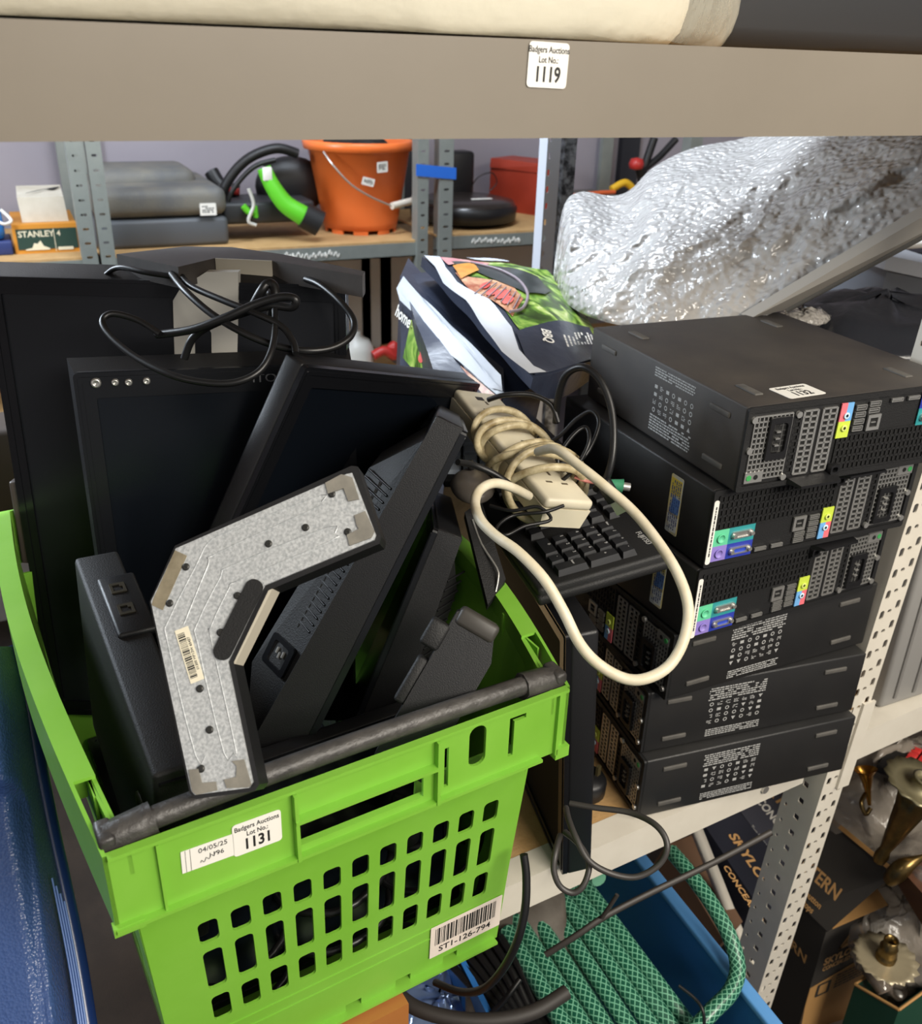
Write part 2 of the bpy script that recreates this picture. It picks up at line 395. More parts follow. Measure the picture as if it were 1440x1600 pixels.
# ================================================================== COMPUTERS
PW, PD, PH = .295, .32, .0935
def pc_parts(root, flip, case_m=PCB, text_seed=1, sticker=True, latch=True, light=False):
    F_ = T(PW/2, 0, PH/2) @ RY(180) @ T(-PW/2, 0, -PH/2) if flip else I4
    b = MB(); b.rbox((0, .002, 0), (PW, PD, PH), .0025, F_); body = b.build('case', case_m, root)
    # recessed rear panel frame
    Fp = F_ @ frame((0, 0, 0), (1, 0, 0), (0, 0, 1))         # local x right, y up, z toward viewer (-Y)
    def P(x0, y0, x1, y1, z0=-.003, z1=.001): return (x0*PW, y0*PH, z0), (x1*PW, y1*PH, z1)
    b = MB(); b.plate(rrect(0, 0, PW, PH, .003), [rrect(.006, .006, PW-.006, PH-.006, .002)], .003, Fp @ T(0, 0, -.002))
    b.box(*P(.02, .07, .98, .93, -.002, -.0012), Fp); b.build('rear_panel', BLKM, root)
    def vent(x0, y0, x1, y1, nx, ny, m, bar=.2, name='vent_grille'):
        v = MB(); v.box((x0*PW, y0*PH, -.0012), (x1*PW, y1*PH, -.0010), Fp, 1)
        cw = (x1-x0)*PW/nx; ch = (y1-y0)*PH/ny
        for i in range(nx+1): v.box((x0*PW+cw*i-cw*bar/2, y0*PH, -.001), (x0*PW+cw*i+cw*bar/2, y1*PH, .0006), Fp)
        for j in range(ny+1): v.box((x0*PW, y0*PH+ch*j-ch*bar/2, -.001), (x1*PW, y0*PH+ch*j+ch*bar/2, .0006), Fp)
        return v.build(name, [m, DARK], root)
    psu = vent(.035, .13, .195, .88, 9, 12, STEEL, .26, 'power_supply_grille')
    b = MB(); b.box(*P(.028, .1, .105, .23, -.001, .0016), Fp); lb = b.build('indicator_plate', STEEL, psu)
    b = MB(); b.cyl((.045*PW, .165*PH, .001), (.045*PW, .165*PH, .0022), .0032, n=12, M=Fp); b.build('green_button', mat('green_button', '3f9a55', .4), lb)
    b = MB(); b.cyl((.075*PW, .165*PH, .001), (.075*PW, .165*PH, .0020), .0028, n=12, M=Fp); b.build('socket_hole', DARK, lb)
    b = MB(); b.plate(rrect(.095*PW, .36*PH, .185*PW, .86*PH, .002), [rrect(.108*PW, .44*PH, .172*PW, .79*PH, .004)], .004, Fp)
    inl = b.build('power_inlet', BLK, root)
    b = MB(); b.box(*P(.108, .44, .172, .79, -.001, .0006), Fp, 1)
    for k in range(3): b.box((.128*PW, (.52+.08*k)*PH, .0006), (.146*PW, (.535+.08*k)*PH, .0036), Fp)
    b.build('inlet_pins', [STEEL, DARK], inl)
    vent(.245, .12, .305, .88, 2, 11, STEEL, .3, 'slot_cover'); vent(.33, .12, .39, .88, 2, 11, STEEL, .3, 'slot_cover')
    vent(.205, .15, .235, .85, 1, 9, BLKM, .35)
    vent(.42, .08, .97, .52, 26, 5, BLKM, .3)
    # audio block: blue/pink above, yellow-green below
    b = MB(); b.box(*P(.405, .50, .460, .70, 0, .0015), Fp, 0); b.box(*P(.405, .70, .432, .92, 0, .0015), Fp, 1); b.box(*P(.432, .70, .460, .92, 0, .0015), Fp, 2)
    ab = b.build('audio_panel', [mat('yellow_green_panel', 'c3d64a', .5), mat('pink_panel', 'e2707a', .5), mat('blue_panel', '6ea8dc', .5)], root)
    for yy, mm in ((.77, 'c8e4f4'), (.62, 'd9e37b')):
        b = MB(); b.lathe([(.0018, .0015), (.0034, .0015), (.0038, .0030), (.0030, .0034), (.0018, .0032)], 14, Fp @ T(.433*PW, yy*PH, 0)); b.build('audio_jack', mat('jack_'+mm, mm, .4), ab)
        b = MB(); b.cyl((.433*PW, yy*PH, .0015), (.433*PW, yy*PH, .0019), .0018, n=10, M=Fp); b.build('jack_hole', DARK, ab)
    def metal_port(name, x0, y0, x1, y1, inner=.18, m=STEEL, parent=root, fill=DARK):
        v = MB(); w = (x1-x0)*PW; h = (y1-y0)*PH; k = min(w, h)*inner
        v.plate([(x0*PW, y0*PH), (x1*PW, y0*PH), (x1*PW, y1*PH), (x0*PW, y1*PH)], [[(x0*PW+k, y0*PH+k), (x1*PW-k, y0*PH+k), (x1*PW-k, y1*PH-k), (x0*PW+k, y1*PH-k)]], .0022, Fp)
        v.box((x0*PW+k, y0*PH+k, 0), (x1*PW-k, y1*PH-k, .0006), Fp, 1)
        v.box((x0*PW+k*1.6, (y0+y1)/2*PH-.0005, .0006), (x1*PW-k*1.6, (y0+y1)/2*PH+.0007, .0018), Fp, 0)
        return v.build(name, [m, fill], parent)
    for yy in (.56, .645, .73, .815): metal_port('usb_port', .475, yy, .522, yy+.06, .14)
    for yy in (.80, .885-.005): metal_port('usb_port', .535, yy-.04, .585, yy+.02, .14)
    metal_port('ethernet_port', .54, .545, .60, .735, .2)
    metal_port('display_port', .635, .86, .69, .905, .2); metal_port('display_port', .715, .86, .77, .905, .2)
    b = MB(); b.box(*P(.785, .52, .905, .73, 0, .001), Fp, 0); b.box(*P(.785, .73, .905, .93, 0, .001), Fp, 1); b.box(*P(.905, .52, .975, .73, 0, .001), Fp, 2); b.box(*P(.905, .73, .975, .93, 0, .001), Fp, 3)
    cb = b.build('port_colour_panel', [mat('teal_panel', '2f8f93', .5), mat('navy_panel', '2b3aa0', .5), mat('mint_panel', '63c79a', .5), mat('lilac_panel', '8d7cc6', .5)], root)
    for yy, nm, fm in ((.62, 'serial_port', STEEL), (.83, 'vga_port', mat('vga_blue', '2d49b8', .5))):
        b = MB(); x = .845*PW; y = yy*PH
        b.plate(rrect(x-.0145, y-.0042, x+.0145, y+.0042, .003), [rrect(x-.0085, y-.0028, x+.0085, y+.0028, .002)], .0035, Fp)
        b.box((x-.0085, y-.0028, .001), (x+.0085, y+.0028, .002), Fp, 1)
        for sx in (-1, 1): b.cyl((x+sx*.012, y, .001), (x+sx*.012, y, .006), .0026, n=6, M=Fp)
        b.build(nm, [STEEL, fm], cb)
    for yy, mm in ((.63, 'mint_panel'), (.83, 'lilac_panel')):
        b = MB(); b.lathe([(.0025, .0012), (.0048, .0012), (.0054, .0026), (.0046, .0032), (.0046, .0018), (0, .0018)], 16, Fp @ T(.94*PW, yy*PH, 0), 0); b.build('round_port', MATS[mm], cb)
    # latch tab above/below the slots
    if latch:
        b = MB(); b.frustum([(.22*PW, .02*PH, 0), (.44*PW, .02*PH, 0), (.44*PW, .09*PH, 0), (.22*PW, .09*PH, 0)], [(.24*PW, .02*PH, .018), (.42*PW, .02*PH, .018), (.42*PW, .05*PH, .018), (.24*PW, .05*PH, .018)], Fp)
        b.build('latch_lever', BLK, root)
        b = MB(); b.plate(rrect(.40*PW, .07*PH, .44*PW, .19*PH, .003), [rrect(.408*PW, .10*PH, .432*PW, .16*PH, .002)], .007, Fp); b.build('lock_loop', BLK, root)
    for x, y in ((.025, .5), (.025, .86), (.215, .86), (.195, .12)):
        b = MB(); b.cyl((x*PW, y*PH, 0), (x*PW, y*PH, .0035), .0036, n=10, M=Fp); b.build('screw', STEEL, root)
    # left side (feet + printed block), right side (licence sticker)
    Fl = F_ @ frame((0, PD, 0), (0, -1, 0), (0, 0, 1))       # looking at the x=0 face: local x runs from back to ports
    for x in (.09*PD, .81*PD):
        for y in (.16, .78):
            b = MB(); b.rbox((x, y*PH, -.001), (x+.034, y*PH+.0065, .0022), .0012, Fl); b.build('rubber_foot', RUB, root)
    b = MB(); rnd = random.Random(text_seed)
    X0, X1 = .47*PD, .73*PD
    scribble(b, X0, .10*PH, X1, .32*PH, Fl, rows=6, dens=.92, z=.0003, seed=text_seed)
    scribble(b, X0, .80*PH, X1*.985, .93*PH, Fl, rows=4, dens=.95, z=.0003, seed=text_seed+1)
    for r in range(4):
        for k in range(7):
            x = X0+(k+.5)*(X1-X0)/7; y = (.38+.1*r)*PH; q = rnd.random()
            if q < .3: b.lathe([(.0018, .0003), (.0030, .0003)], 10, Fl @ T(x, y, 0))
            elif q < .55: b.box((x-.0028, y-.002, 0), (x+.0028, y+.002, .0003), Fl)
            elif q < .7: b.add([(x-.003, y-.0025, .0003), (x+.003, y-.0025, .0003), (x, y+.003, .0003)], [(0, 1, 2)], Fl)
            else: scribble(b, x-.0035, y-.003, x+.0035, y+.003, Fl, rows=3, z=.0003, seed=r*7+k)
    b.build('printed_markings', PRINT, root)
    if sticker:
        Fr = F_ @ frame((PW, 0, 0), (0, 1, 0), (0, 0, 1))    # x=PW face, local x from ports to back
        b = MB(); b.plate(rrect(.052, .1*PH, .074, .86*PH, .002), [], .0004, Fr); st = b.build('licence_sticker', mat('iridescent_sticker', 'b9bfc2', .35, var=(30, .08, 'd3c489')), root)
        for j_, (cn, cc) in enumerate((('sticker_yellow', 'dcc34a'), ('sticker_blue', '5f86c4'), ('sticker_pale', 'dfe3e2'))):
            b = MB(); b.plate([(.053, (.14+.24*j_)*PH), (.073-.006*(j_ % 2), (.14+.24*j_)*PH), (.073-.004*j_, (.36+.24*j_)*PH), (.054, (.34+.24*j_)*PH)], [], .0003, Fr @ T(0, 0, .0003)); b.build('sticker_colour', mat(cn, cc, .4), st)
        b = MB()
        for k in range(5): scribble(b, -.03, k*.0036, .03, k*.0036+.003, Fr @ T(.071, .48*PH, .0006) @ RZ(90), rows=1, seed=k+40, z=.0003)
        b.build('sticker_print', mat('blue_print', '3c4f86', .5), st)
        b = MB(); b.plate(rrect(PW-.0075, .12*PH, PW-.001, .95*PH, .0025), [], .0006, Fp @ T(0, 0, .001)); s2 = b.build('asset_strip', WLAB, root)
        b = MB(); scribble(b, -.031, -.0015, .031, .0015, Fp @ T(PW-.0045, .53*PH, .0018) @ RZ(90), rows=1, dens=1, seed=9); b.build('strip_print', INK, s2)
    # slim feet on the top cover
    Ft = F_
    for x, y in ((.03, .03), (PW-.06, .03), (.03, PD-.07), (PW-.06, PD-.07)):
        b = MB(); b.rbox((x, y, PH-.001), (x+.011, y+.034, PH+.0018), .0012, Ft); b.build('cover_foot', RUB, root)
def pc(label, x, y, z, yaw, flip, **k):
    t = thing('desktop_computer', label, 'computer', T(x, y, z) @ RZ(yaw), 'black desktop computers stacked on the shelf')
    pc_parts(t, flip, **k); return t
ztop = 1.192
stack = [('topmost desktop computer of the stack, dusty black lid with lot sticker 1132', .634, .672, -2.8, False, PCTOP, dict(sticker=False)),
         ('second desktop computer from the top, ports facing front with coloured licence sticker', .620, .686, -1.0, True, PCB, {}),
         ('third desktop computer from the top, ports facing front, behind the hanging white cord', .616, .686, 1.9, True, PCB, {}),
         ('fourth desktop computer down, turned so its printed side faces front under the ported ones', .613, .704, 0, True, PCB, {}),
         ('fifth desktop computer down, second from the bottom of the stack', .605, .725, -7, True, PCB, {}),
         ('bottom desktop computer of the stack, resting on the shelf beam', .603, .711, -6.4, True, PCB, {})]
PCS = []
for i, (lab, x, y, yaw, fl, cm, kw) in enumerate(stack):
    z = ztop-PH-i*.0955
    if i < 3: PCS.append(pc(lab, x, y, z, yaw, fl, case_m=cm, text_seed=i+1, **kw))
    else:    # turned: ports look left
        t = thing('desktop_computer', lab, 'computer', T(x, y, z) @ RZ(yaw) @ T(0, PW, 0) @ RZ(-90), 'black desktop computers stacked on the shelf')
        pc_parts(t, True, case_m=cm, text_seed=i+1, sticker=False, latch=False); PCS.append(t)
lot_label(PCS[0], T(.083, .028, PH+.0003) @ RZ(3), .050, .034, '1132')

# ================================================================== GREEN CRATE
CM = T(-.019, .518, .65) @ RZ(6.3)
crate = thing('plastic_crate', 'bright green vented plastic crate full of black monitors, lot sticker 1131', 'crate', CM)
CW, CD, CH = .40, .60, .35
inset = lambda z: .013+.018*(1-z/CH)           # wall offset from the rim's outer line
def bulge(side, y, z):                          # long sides bow outward between the ends
    t = max(0, min(1, y/CD)); k = sin(pi*t)*(z/CH)**1.5
    return (.052 if side else .016)*k
# front and back walls with rows of rounded slots
def end_wall(front):
    mb = MB()
    def fn(x, z, w):
        i = inset(z); xx = i + (CW-2*i)*(x/CW)
        y = i+.012+w if front else CD-i-.012-w
        return Vector((xx, y, z))
    rows = [(.078, .122, .082, .115), (.122, .180, .127, .176), (.180, .215, .187, .213)]
    xs = [.040+.0306*k for k in range(12)]
    def rect(a, b, c, d): mb.plate([(a, b), (c, b), (c, d), (a, d)], [], .0028, fn=fn)
    for z0, z1, h0, h1 in rows:
        rect(0, z0, xs[0], z1); rect(xs[-1], z0, CW, z1)
        for k in range(11):
            a, c = xs[k], xs[k+1]; m = (a+c)/2
            mb.plate([(a, z0), (c, z0), (c, z1), (a, z1)], [rrect(m-.0092, h0, m+.0092, h1, .0045)], .0028, fn=fn)
    # plain foot of the wall, with notches in its lower edge
    nz = .012; rect(0, nz, CW, .078)
    x = 0
    for a in (.06, .125, .19, .255, .32): rect(x, 0, a, nz); x = a+.02
    rect(x, 0, CW, nz)
    rect(0, .215, .135, .279); rect(.135, .215, .266, .250); rect(.266, .215, CW, .279)
    for z in (.052, .067): mb.box((inset(z)+.01, (inset(z)+.011) if front else CD-inset(z)-.0135, z), (CW-inset(z)-.01, (inset(z)+.0122) if front else CD-inset(z)-.0115, z+.0012))
    return mb.build('end_wall', GRN, crate)
end_wall(True); end_wall(False)
# rim band of the front: facing panel with handle, fins, slots
fw = MB()
ff = lambda x, z, w: Vector((x, w, z))
def fr(a, b, c, d, holes=(), t=.003): fw.plate([(a, b), (c, b), (c, d), (a, d)], holes, t, fn=ff)
Z0, Z1 = .279, .350
fr(0, Z0, .139, Z1)
fr(.139, .318, .262, Z1); fr(.139, Z0, .262, .289); fr(.252, .289, .262, .318); fr(.139, .289, .1425, .318)
fr(.262, Z0, .285, Z1, [[(.272, .290), (.276, .290), (.276, .332), (.272, .332)]])
fr(.285, Z0, .325, Z1, [rrect(.296, .300, .313, .343, .008, 4)])
fr(.325, Z0, .372, Z1, [[(.337, .296), (.342, .296), (.342, .333), (.354, .333), (.354, .338), (.337, .338)]])
fr(.372, Z0, CW, Z1)
for x in (.137, .262): fw.box((x, -.007, Z0), (x+.003, 0, Z1-.004))
fw.box((.137, -.008, .318), (.262, 0, .321)); fw.box((.0, -.006, Z0), (.372, 0, Z0+.003)); fw.box((.003, -.004, Z1-.003), (CW-.003, .0, Z1))
fw.box((.035, -.004, Z0+.003), (.037, 0, Z1-.004)); fw.box((.387, -.004, Z0), (.390, 0, Z1-.003))
fw.box((.139, .003, .283), (.262, .006, .289)); fw.box((.139, .003, .318), (.262, .014, .321)); fw.box((-.002, -.004, Z0-.004), (.02, .004, Z0+.004)); fw.box((CW-.012, -.004, Z0-.006), (CW+.003, .006, Z0+.006))
fw.build('front_rim', GRN, crate)
bk = MB(); bk.box((0, CD-.003, Z0), (CW, CD, Z1)); bk.build('back_rim', GRN, crate)
# side walls and side rims
for side in (0, 1):
    sg = 1 if side else -1
    mb = MB(); n = 26; zz = [0, .078, .122, .18, .215, .285, .35]
    def SP(y, z, w=0):
        x = inset(z)+.0005; x = CW-x if side else x; lo = inset(z)+.0135; y = lo+(y-.026)/(CD-.052)*(CD-2*lo)
        return Vector((x+sg*(bulge(side, y, z)-w), y, z))
    y0, y1 = .026, CD-.026
    for k in range(n):
        a, c = y0+(y1-y0)*k/n, y0+(y1-y0)*(k+1)/n; m = (a+c)/2; q = (c-a)*.33
        for z0, z1 in zip(zz[:-1], zz[1:]):
            hole = z0 in (.078, .122, .18) and 1 < k < n-2 and side == 0
            hs = [rrect(m-q, z0+.006, m+q, z1-.005, .004, 2)] if hole else []
            mb.plate([(a, z0), (c, z0), (c, z1), (a, z1)], hs, .0028, fn=SP)
    mb.build('side_wall', GRN, crate)
    mb = MB(); m2 = 30
    def rimp(t, off, z):
        y = CD*t; x = CW if side else 0
        return Vector((x+sg*(bulge(side, y, CH)-off), y, z+.012*sin(pi*t)))
    for t0 in range(m2):
        a, c = t0/m2, (t0+1)/m2
        for o0, o1, za, zb in ((0, .003, Z0, Z1), (0.003, .019, Z1-.003, Z1), (.016, .019, .325, Z1-.003)):
            q = [rimp(a, o0, za), rimp(a, o1, za), rimp(c, o1, za), rimp(c, o0, za)]; w = [rimp(a, o0, zb), rimp(a, o1, zb), rimp(c, o1, zb), rimp(c, o0, zb)]
            if side: q = [q[k] for k in (1, 0, 3, 2)]; w = [w[k] for k in (1, 0, 3, 2)]
            if t0 < 4 and o0 == .003 : continue
            mb.frustum(q, w)
    # hinge pocket for the carrying bar
    p = rimp(.17, .016 if side else .003, .335)
    mb.box((p.x-.000 if side else p.x, p.y, .318), (p.x+.012, p.y+.003, .352)); mb.box((p.x, p.y+.022, .318), (p.x+.012, p.y+.025, .352))
    mb.box(((p.x-.002) if side else p.x+.012, p.y-.04, .32), ((p.x) if side else p.x+.014, p.y-.008, .35))
    mb.build('side_rim', GRN, crate)
fl = MB(); fl.box((.035, .035, 0), (CW-.035, CD-.035, .003)); fl.build('crate_floor', GRN, crate)
# black swing bar lying along the front rim
br = MB(); br.tube([(.012, .018, .351), (.10, .016, .356), (.2, .016, .357), (.3, .016, .356), (CW-.012, .018, .352)], .0085, n=12)
br.tube([(.006, .018, .347), (.040, .018, .352)], .0125, n=8, sub=1); br.tube([(CW-.040, .018, .352), (CW-.004, .018, .348)], .0125, n=8, sub=1)
br.rbox((.0, .006, .318), (.012, .030, .358), .003); br.rbox((CW-.010, .006, .33), (CW+.002, .030, .360), .003)
br.build('carrying_bar', BAR, crate)
# stickers on the front
def FL(x, z, tilt=0): return frame((x, -.0006, z), (1, 0, 0), (0, 0, 1)) @ RZ(tilt)
lot_label(crate, FL(.1085, .3195, -1), .038, .031, '1131')
b = MB(); b.plate(rrect(-.0195, -.0105, .0195, .0105, .0005), [], .0004, FL(.0705, .318, -2)); dl = b.build('date_sticker', WLAB, crate)
b = MB(); k = FL(.0705, .318, -2) @ T(0, 0, .0005); b.text('04/05/25', .0062, k @ T(.004, .0055, 0)); b.text('1196', .006, k @ T(.006, -.002, 0))
b.tube([(x*.0011-.006, -.0055+.0016*sin(x*1.9)+.0008*x*.5, .0004) for x in range(14)], .00022, n=4, M=k, sub=3)
for x in (-.0165, -.013): b.box((x, -.0105, 0), (x+.0003, .0105, .0001), k)
b.build('sticker_lettering', INK, dl)
zc = .052; yb = inset(zc)+.012
FW_ = frame((.3265, yb-.0012, zc-.006), (1, 0, 0), (0, -.051, 1))
b = MB(); b.plate(rrect(-.0425, -.0235, .0425, .0235, .001), [], .0004, FW_); bl = b.build('barcode_sticker', mat('pinkish_label', 'e6d9cd', .5), crate)
b = MB(); barcode(b, -.037, -.006, .036, .019, FW_, z=.0006, n=58); b.text('ST1-126-794', .0115, FW_ @ T(-.001, -.0145, .0005), bold=.01, sx=1.05); b.build('barcode_print', INK, bl)

# ================================================================== MONITORS
def monitor(label, M, w, h, t, bezel=.018, bump=.04, bin_=(.04, .04), vents=None, inlet=None, screen=SCREEN, group='black flat monitors in and beside the crate', m=BLK, bz=None, tb=None, flare=0):
    """local: x right, y back, z down from the top-left front corner (negative)"""
    r = thing('monitor', label, 'monitor', M, group)
    Fm = frame((0, 0, 0), (1, 0, 0), (0, 0, 1))         # z toward viewer
    tb = tb or t; tt = lambda z: t+(tb-t)*(-z/h)
    b = MB()
    if tb == t: b.rbox((0, .004, -h), (w, t, 0), .004)
    else: b.frustum([(0, .004, -h), (w, .004, -h), (w, tb, -h), (0, tb, -h)], [(0, .004, 0), (w, .004, 0), (w, t, 0), (0, t, 0)]); b.rbox((.002, .002, -h+.002), (w-.002, t+.001, .0015), .003)
    if flare: b.frustum([(.002, .003, -h+.002), (w-.002, .003, -h+.002), (w-.002, .003, -.002), (.002, .003, -.002)], [(-flare, t, -h), (w, t, -h), (w, t, flare), (-flare, t, flare)])
    b.build('housing', m, r)
    bz = bz or (bezel, bezel, bezel, bezel)              # left, right, top, bottom
    b = MB(); b.plate(rrect(.0, -h, w, 0, .004), [rrect(bz[0], -h+bz[3], w-bz[1], -bz[2], .002)], .006, Fm @ T(0, 0, -.005))
    b.plate(rrect(.004, -h+.004, w-.004, -.004, .003), [rrect(.008, -h+.008, w-.008, -.008, .003)], .001, Fm @ T(0, 0, .001))
    b.build('bezel', BLKG, r)
    b = MB(); b.box((bz[0]-.002, .0015, -h+bz[3]-.002), (w-bz[1]+.002, .0035, -bz[2]+.002)); b.build('screen', screen, r)
    if bump:
        ix, iz = bin_; t0_, t1_ = tt(-iz*.5), tt(-h+iz*.5); a = [(ix*.5, t0_-.001, -iz*.5), (w-ix*.5, t0_-.001, -iz*.5), (w-ix*.5, t1_-.001, -h+iz*.5), (ix*.5, t1_-.001, -h+iz*.5)]
        c = [(ix*1.5, t0_+bump, -iz*1.5), (w-ix*1.5, t0_+bump, -iz*1.5), (w-ix*1.5, t1_+bump, -h+iz*2), (ix*1.5, t1_+bump, -h+iz*2)]
        b = MB(); b.add(a+c, [(0, 1, 2, 3), (7, 6, 5, 4), (4, 5, 1, 0), (5, 6, 2, 1), (6, 7, 3, 2), (7, 4, 0, 3)]); bh = b.build('back_housing', BLKM, r)
        if vents:
            vs = MB()
            side, n, z0, z1, slant = vents               # ribs on the sloping near side
            for k in range(n):
                z = z0+(z1-z0)*k/n
                tz = tt(z)
                if side == 'left': p = Vector((ix*.62, tz+bump*.12-.0006, z)); q = Vector((ix*1.38, tz+bump*.88+.0002, z+slant)); nn = Vector((-1, ix/bump*.5, 0)).normalized()
                else: p = Vector((w-ix*.62, tz+bump*.12, z)); q = Vector((w-ix*1.38, tz+bump*.88, z+slant)); nn = Vector((1, ix/bump*.5, 0)).normalized()
                vs.tube([p, (p+q)/2, q], .0013, n=5, sub=1)
                if side == 'left': vs.box((p.x+(q.x-p.x)*.45-.0015, p.y+(q.y-p.y)*.45-.0022, z-.0042), (p.x+(q.x-p.x)*.45+.0015, p.y+(q.y-p.y)*.45+.001, z))
            vs.build('vent_ribs', BLK, bh)
        if inlet:
            z, s = inlet; pz = Vector((ix, tt(z)+bump*.5, z)); fx = frame(pz, (ix, bump, 0), (0, 0, 1))
            fx = fx if (fx.to_3x3() @ Vector((0, 0, 1))).x < 0 else frame(pz, (-ix, -bump, 0), (0, 0, 1))
            v = MB(); v.plate(rrect(-.019, -.016, .019, .016, .004), [rrect(-.0125, -.011, .0125, .011, .003)], .0035, fx); v.box((-.0125, -.011, 0), (.0125, .011, .0008), fx, 1)
            for k in (-1, 0, 1): v.box((-.0009+k*.005, -.003+abs(k)*.003, .0008), (.0009+k*.005, .003+abs(k)*.003, .003), fx, 2)
            v.build('power_inlet', [BLKG, DARK, STEEL], bh)
    return r
def rear_monitor_pose(loc, rot): return pose(loc, rot)
monitor('black monitor-shaped slab added flat on the crate floor to darken it', CM @ T(.05, .545, .030) @ RX(-90), .30, .33, .024, bump=0, screen=mat('matte_black_screen', '0b0c0f', .7, spec=.15))  # added dark slab, hides the lit green crate floor
# A: tall rear monitor
mA = monitor('tall matte black monitor, rearmost and largest in the crate', pose((-.0453, 1.1145, 1.2755), (-4.71, -.16, -24.76)), .387, .55, .026, flare=.012, bz=(.017, .012, .018, .02), bump=.03,
             screen=mat('matte_screen', '15171c', .38))
b = MB()
b.rbox((-.011, .004, -.34), (.001, .030, -.235), .003)
ub_ = b.build('usb_hub_bulge', mat('bronze_plastic', '4a433e', .4), mA)
for z in (-.262, -.305):
    b = MB(); b.box((-.0116, .010, z-.014), (-.0105, .020, z)); b.build('usb_port', DARK, ub_)
# B: upside-down monitor with its stand in the air
mB = monitor('upside-down black monitor with four silver buttons along its upper edge', pose(at(113, 584, .93), (-4, .6, -10)), .285, .33, .035, flare=.0085, bz=(.020, .02, .026, .02), bump=.025)
for i, (px, py, rr) in enumerate(((150, 598, .0052), (180, 597, .0038), (201, 597, .0038), (229, 595, .0038))):
    Mi = wm(mB).inverted(); o_ = Mi @ CAMP; d_ = Mi.to_3x3() @ ray(px, py); p = o_ + d_*((-.0015-o_.y)/d_.y)
    b = MB(); b.lathe([(rr, 0), (rr, .002), (rr*.8, .0032), (rr*.45, .0034), (rr*.4, .0022), (0, .0022)], 14, frame(p, (1, 0, 0), (0, 0, 1))); b.build('button', STEEL, mB)
b = MB(); Mi = wm(mB).inverted(); o_ = Mi @ CAMP; d_ = Mi.to_3x3() @ ray(413, 591); p = o_ + d_*((-.0012-o_.y)/d_.y)
b.text('ITO', .013, frame(p, (1, 0, 0), (0, 0, 1)), sx=1.2); b.build('front_lettering', mat('grey_print', '77777a', .5), mB)
# neck and chevron base of B, standing above it
def local_quad(px, d): return [at(x, y, d) for x, y in px]
ND = 1.0
nk = MB(); nf = frame(at(320, 500, ND), at(420, 500, ND)-at(320, 500, ND), (0, 0, 1)); ni = nf.inverted()
def npx(x, y):
    o_ = ni @ CAMP; d_ = ni.to_3x3() @ ray(x, y); p = o_ - d_*(o_.z/d_.z); return (p.x, p.y)
nk.plate([npx(*q) for q in [(274, 600), (270, 470), (282, 450), (322, 425), (372, 425), (370, 600)]], [[npx(*q) for q in [(306, 590), (303, 508), (322, 506), (330, 520), (331, 590)]]], .012, nf @ T(0, 0, -.012))
nk.build('stand_neck', SILV, mB, True)
bd = MB(); ZB = 1.297
def zf(x, y): p = onZ(x, y, ZB); return p
ring = [(182, 397), (278, 417), (337, 403), (425, 407), (566, 431), (570, 424), (440, 397), (362, 386), (288, 385)]
pts = [onZ(x, y, ZB) for x, y in ring]; bo = pts[3]
bf = frame(bo, (1, 0, 0), (0, 1, 0)); P2 = [((p-bo).x, (p-bo).y) for p in pts]
bd.plate(P2, [], .022, bf @ T(0, 0, -.022)); base = bd.build('stand_base', mat('dusty_dark_plastic', '34302e', .55, var=(25, .25, '4a4440')), mB, True)
sv = MB(); a, c = pts[2], pts[3]; nn = (c-a).cross(Vector((0, 0, 1))).normalized()
sv.frustum([a+nn*.0005, c+nn*.0005, c+nn*.0025, a+nn*.0025], [a+nn*.0005+Vector((0, 0, -.019)), c+nn*.0005+Vector((0, 0, -.019)), c+nn*.0025+Vector((0, 0, -.019)), a+nn*.0025+Vector((0, 0, -.019))]); sv.build('silver_edge', mat('warm_silver', 'b9b2a2', .45), base, True)
# C: monitor leaning, screen to the viewer
mC = monitor('black monitor leaning with its dark screen toward the front, behind the silver chevron base', pose((.2266, .8342, 1.2301), (18.97, 17.42, 31)), .325, .37, .030, bz=(.020, .02, .022, .02), bump=.02)
# D: edge-on, back to the left
MD = pose((.3346, .6992, 1.1979), (-19.54, 24.09, -32.32))
mD = monitor('black monitor seen edge-on, nearer of the two leaning slabs, its vented back facing left', MD @ RZ(90), .29, .40, .030, tb=.052, bump=.034, bin_=(.035, .05), vents=('left', 22, -.08, -.245, .004), inlet=(-.275, 1), group='black flat monitors in and beside the crate')
# E
ME = pose((.3577, .7506, 1.0587), (-18.7, 20.5, -29))
mE = monitor('black monitor seen edge-on, lower of the two leaning slabs, with diagonal ribs', ME @ T(-.030, .30, 0) @ RZ(-90), .30, .37, .030, tb=.050, bump=.020, bin_=(.03, .04), vents=('right', 28, -.05, -.36, .012), group='black flat monitors in and beside the crate')
# I: on the shelf edge beside the crate
mI = monitor('tall black monitor standing on the shelf edge between crate and computers', T(onZ(937, 985, .972)) @ RZ(-10.6) @ RY(-4) @ T(-.036, 0, 0) @ RZ(-90) @ T(-.36, 0, 0), .36, .347, .036, bump=.0, screen=mat('matte_black_screen', '0b0c0f', .7, spec=.15), group='black flat monitors in and beside the crate')

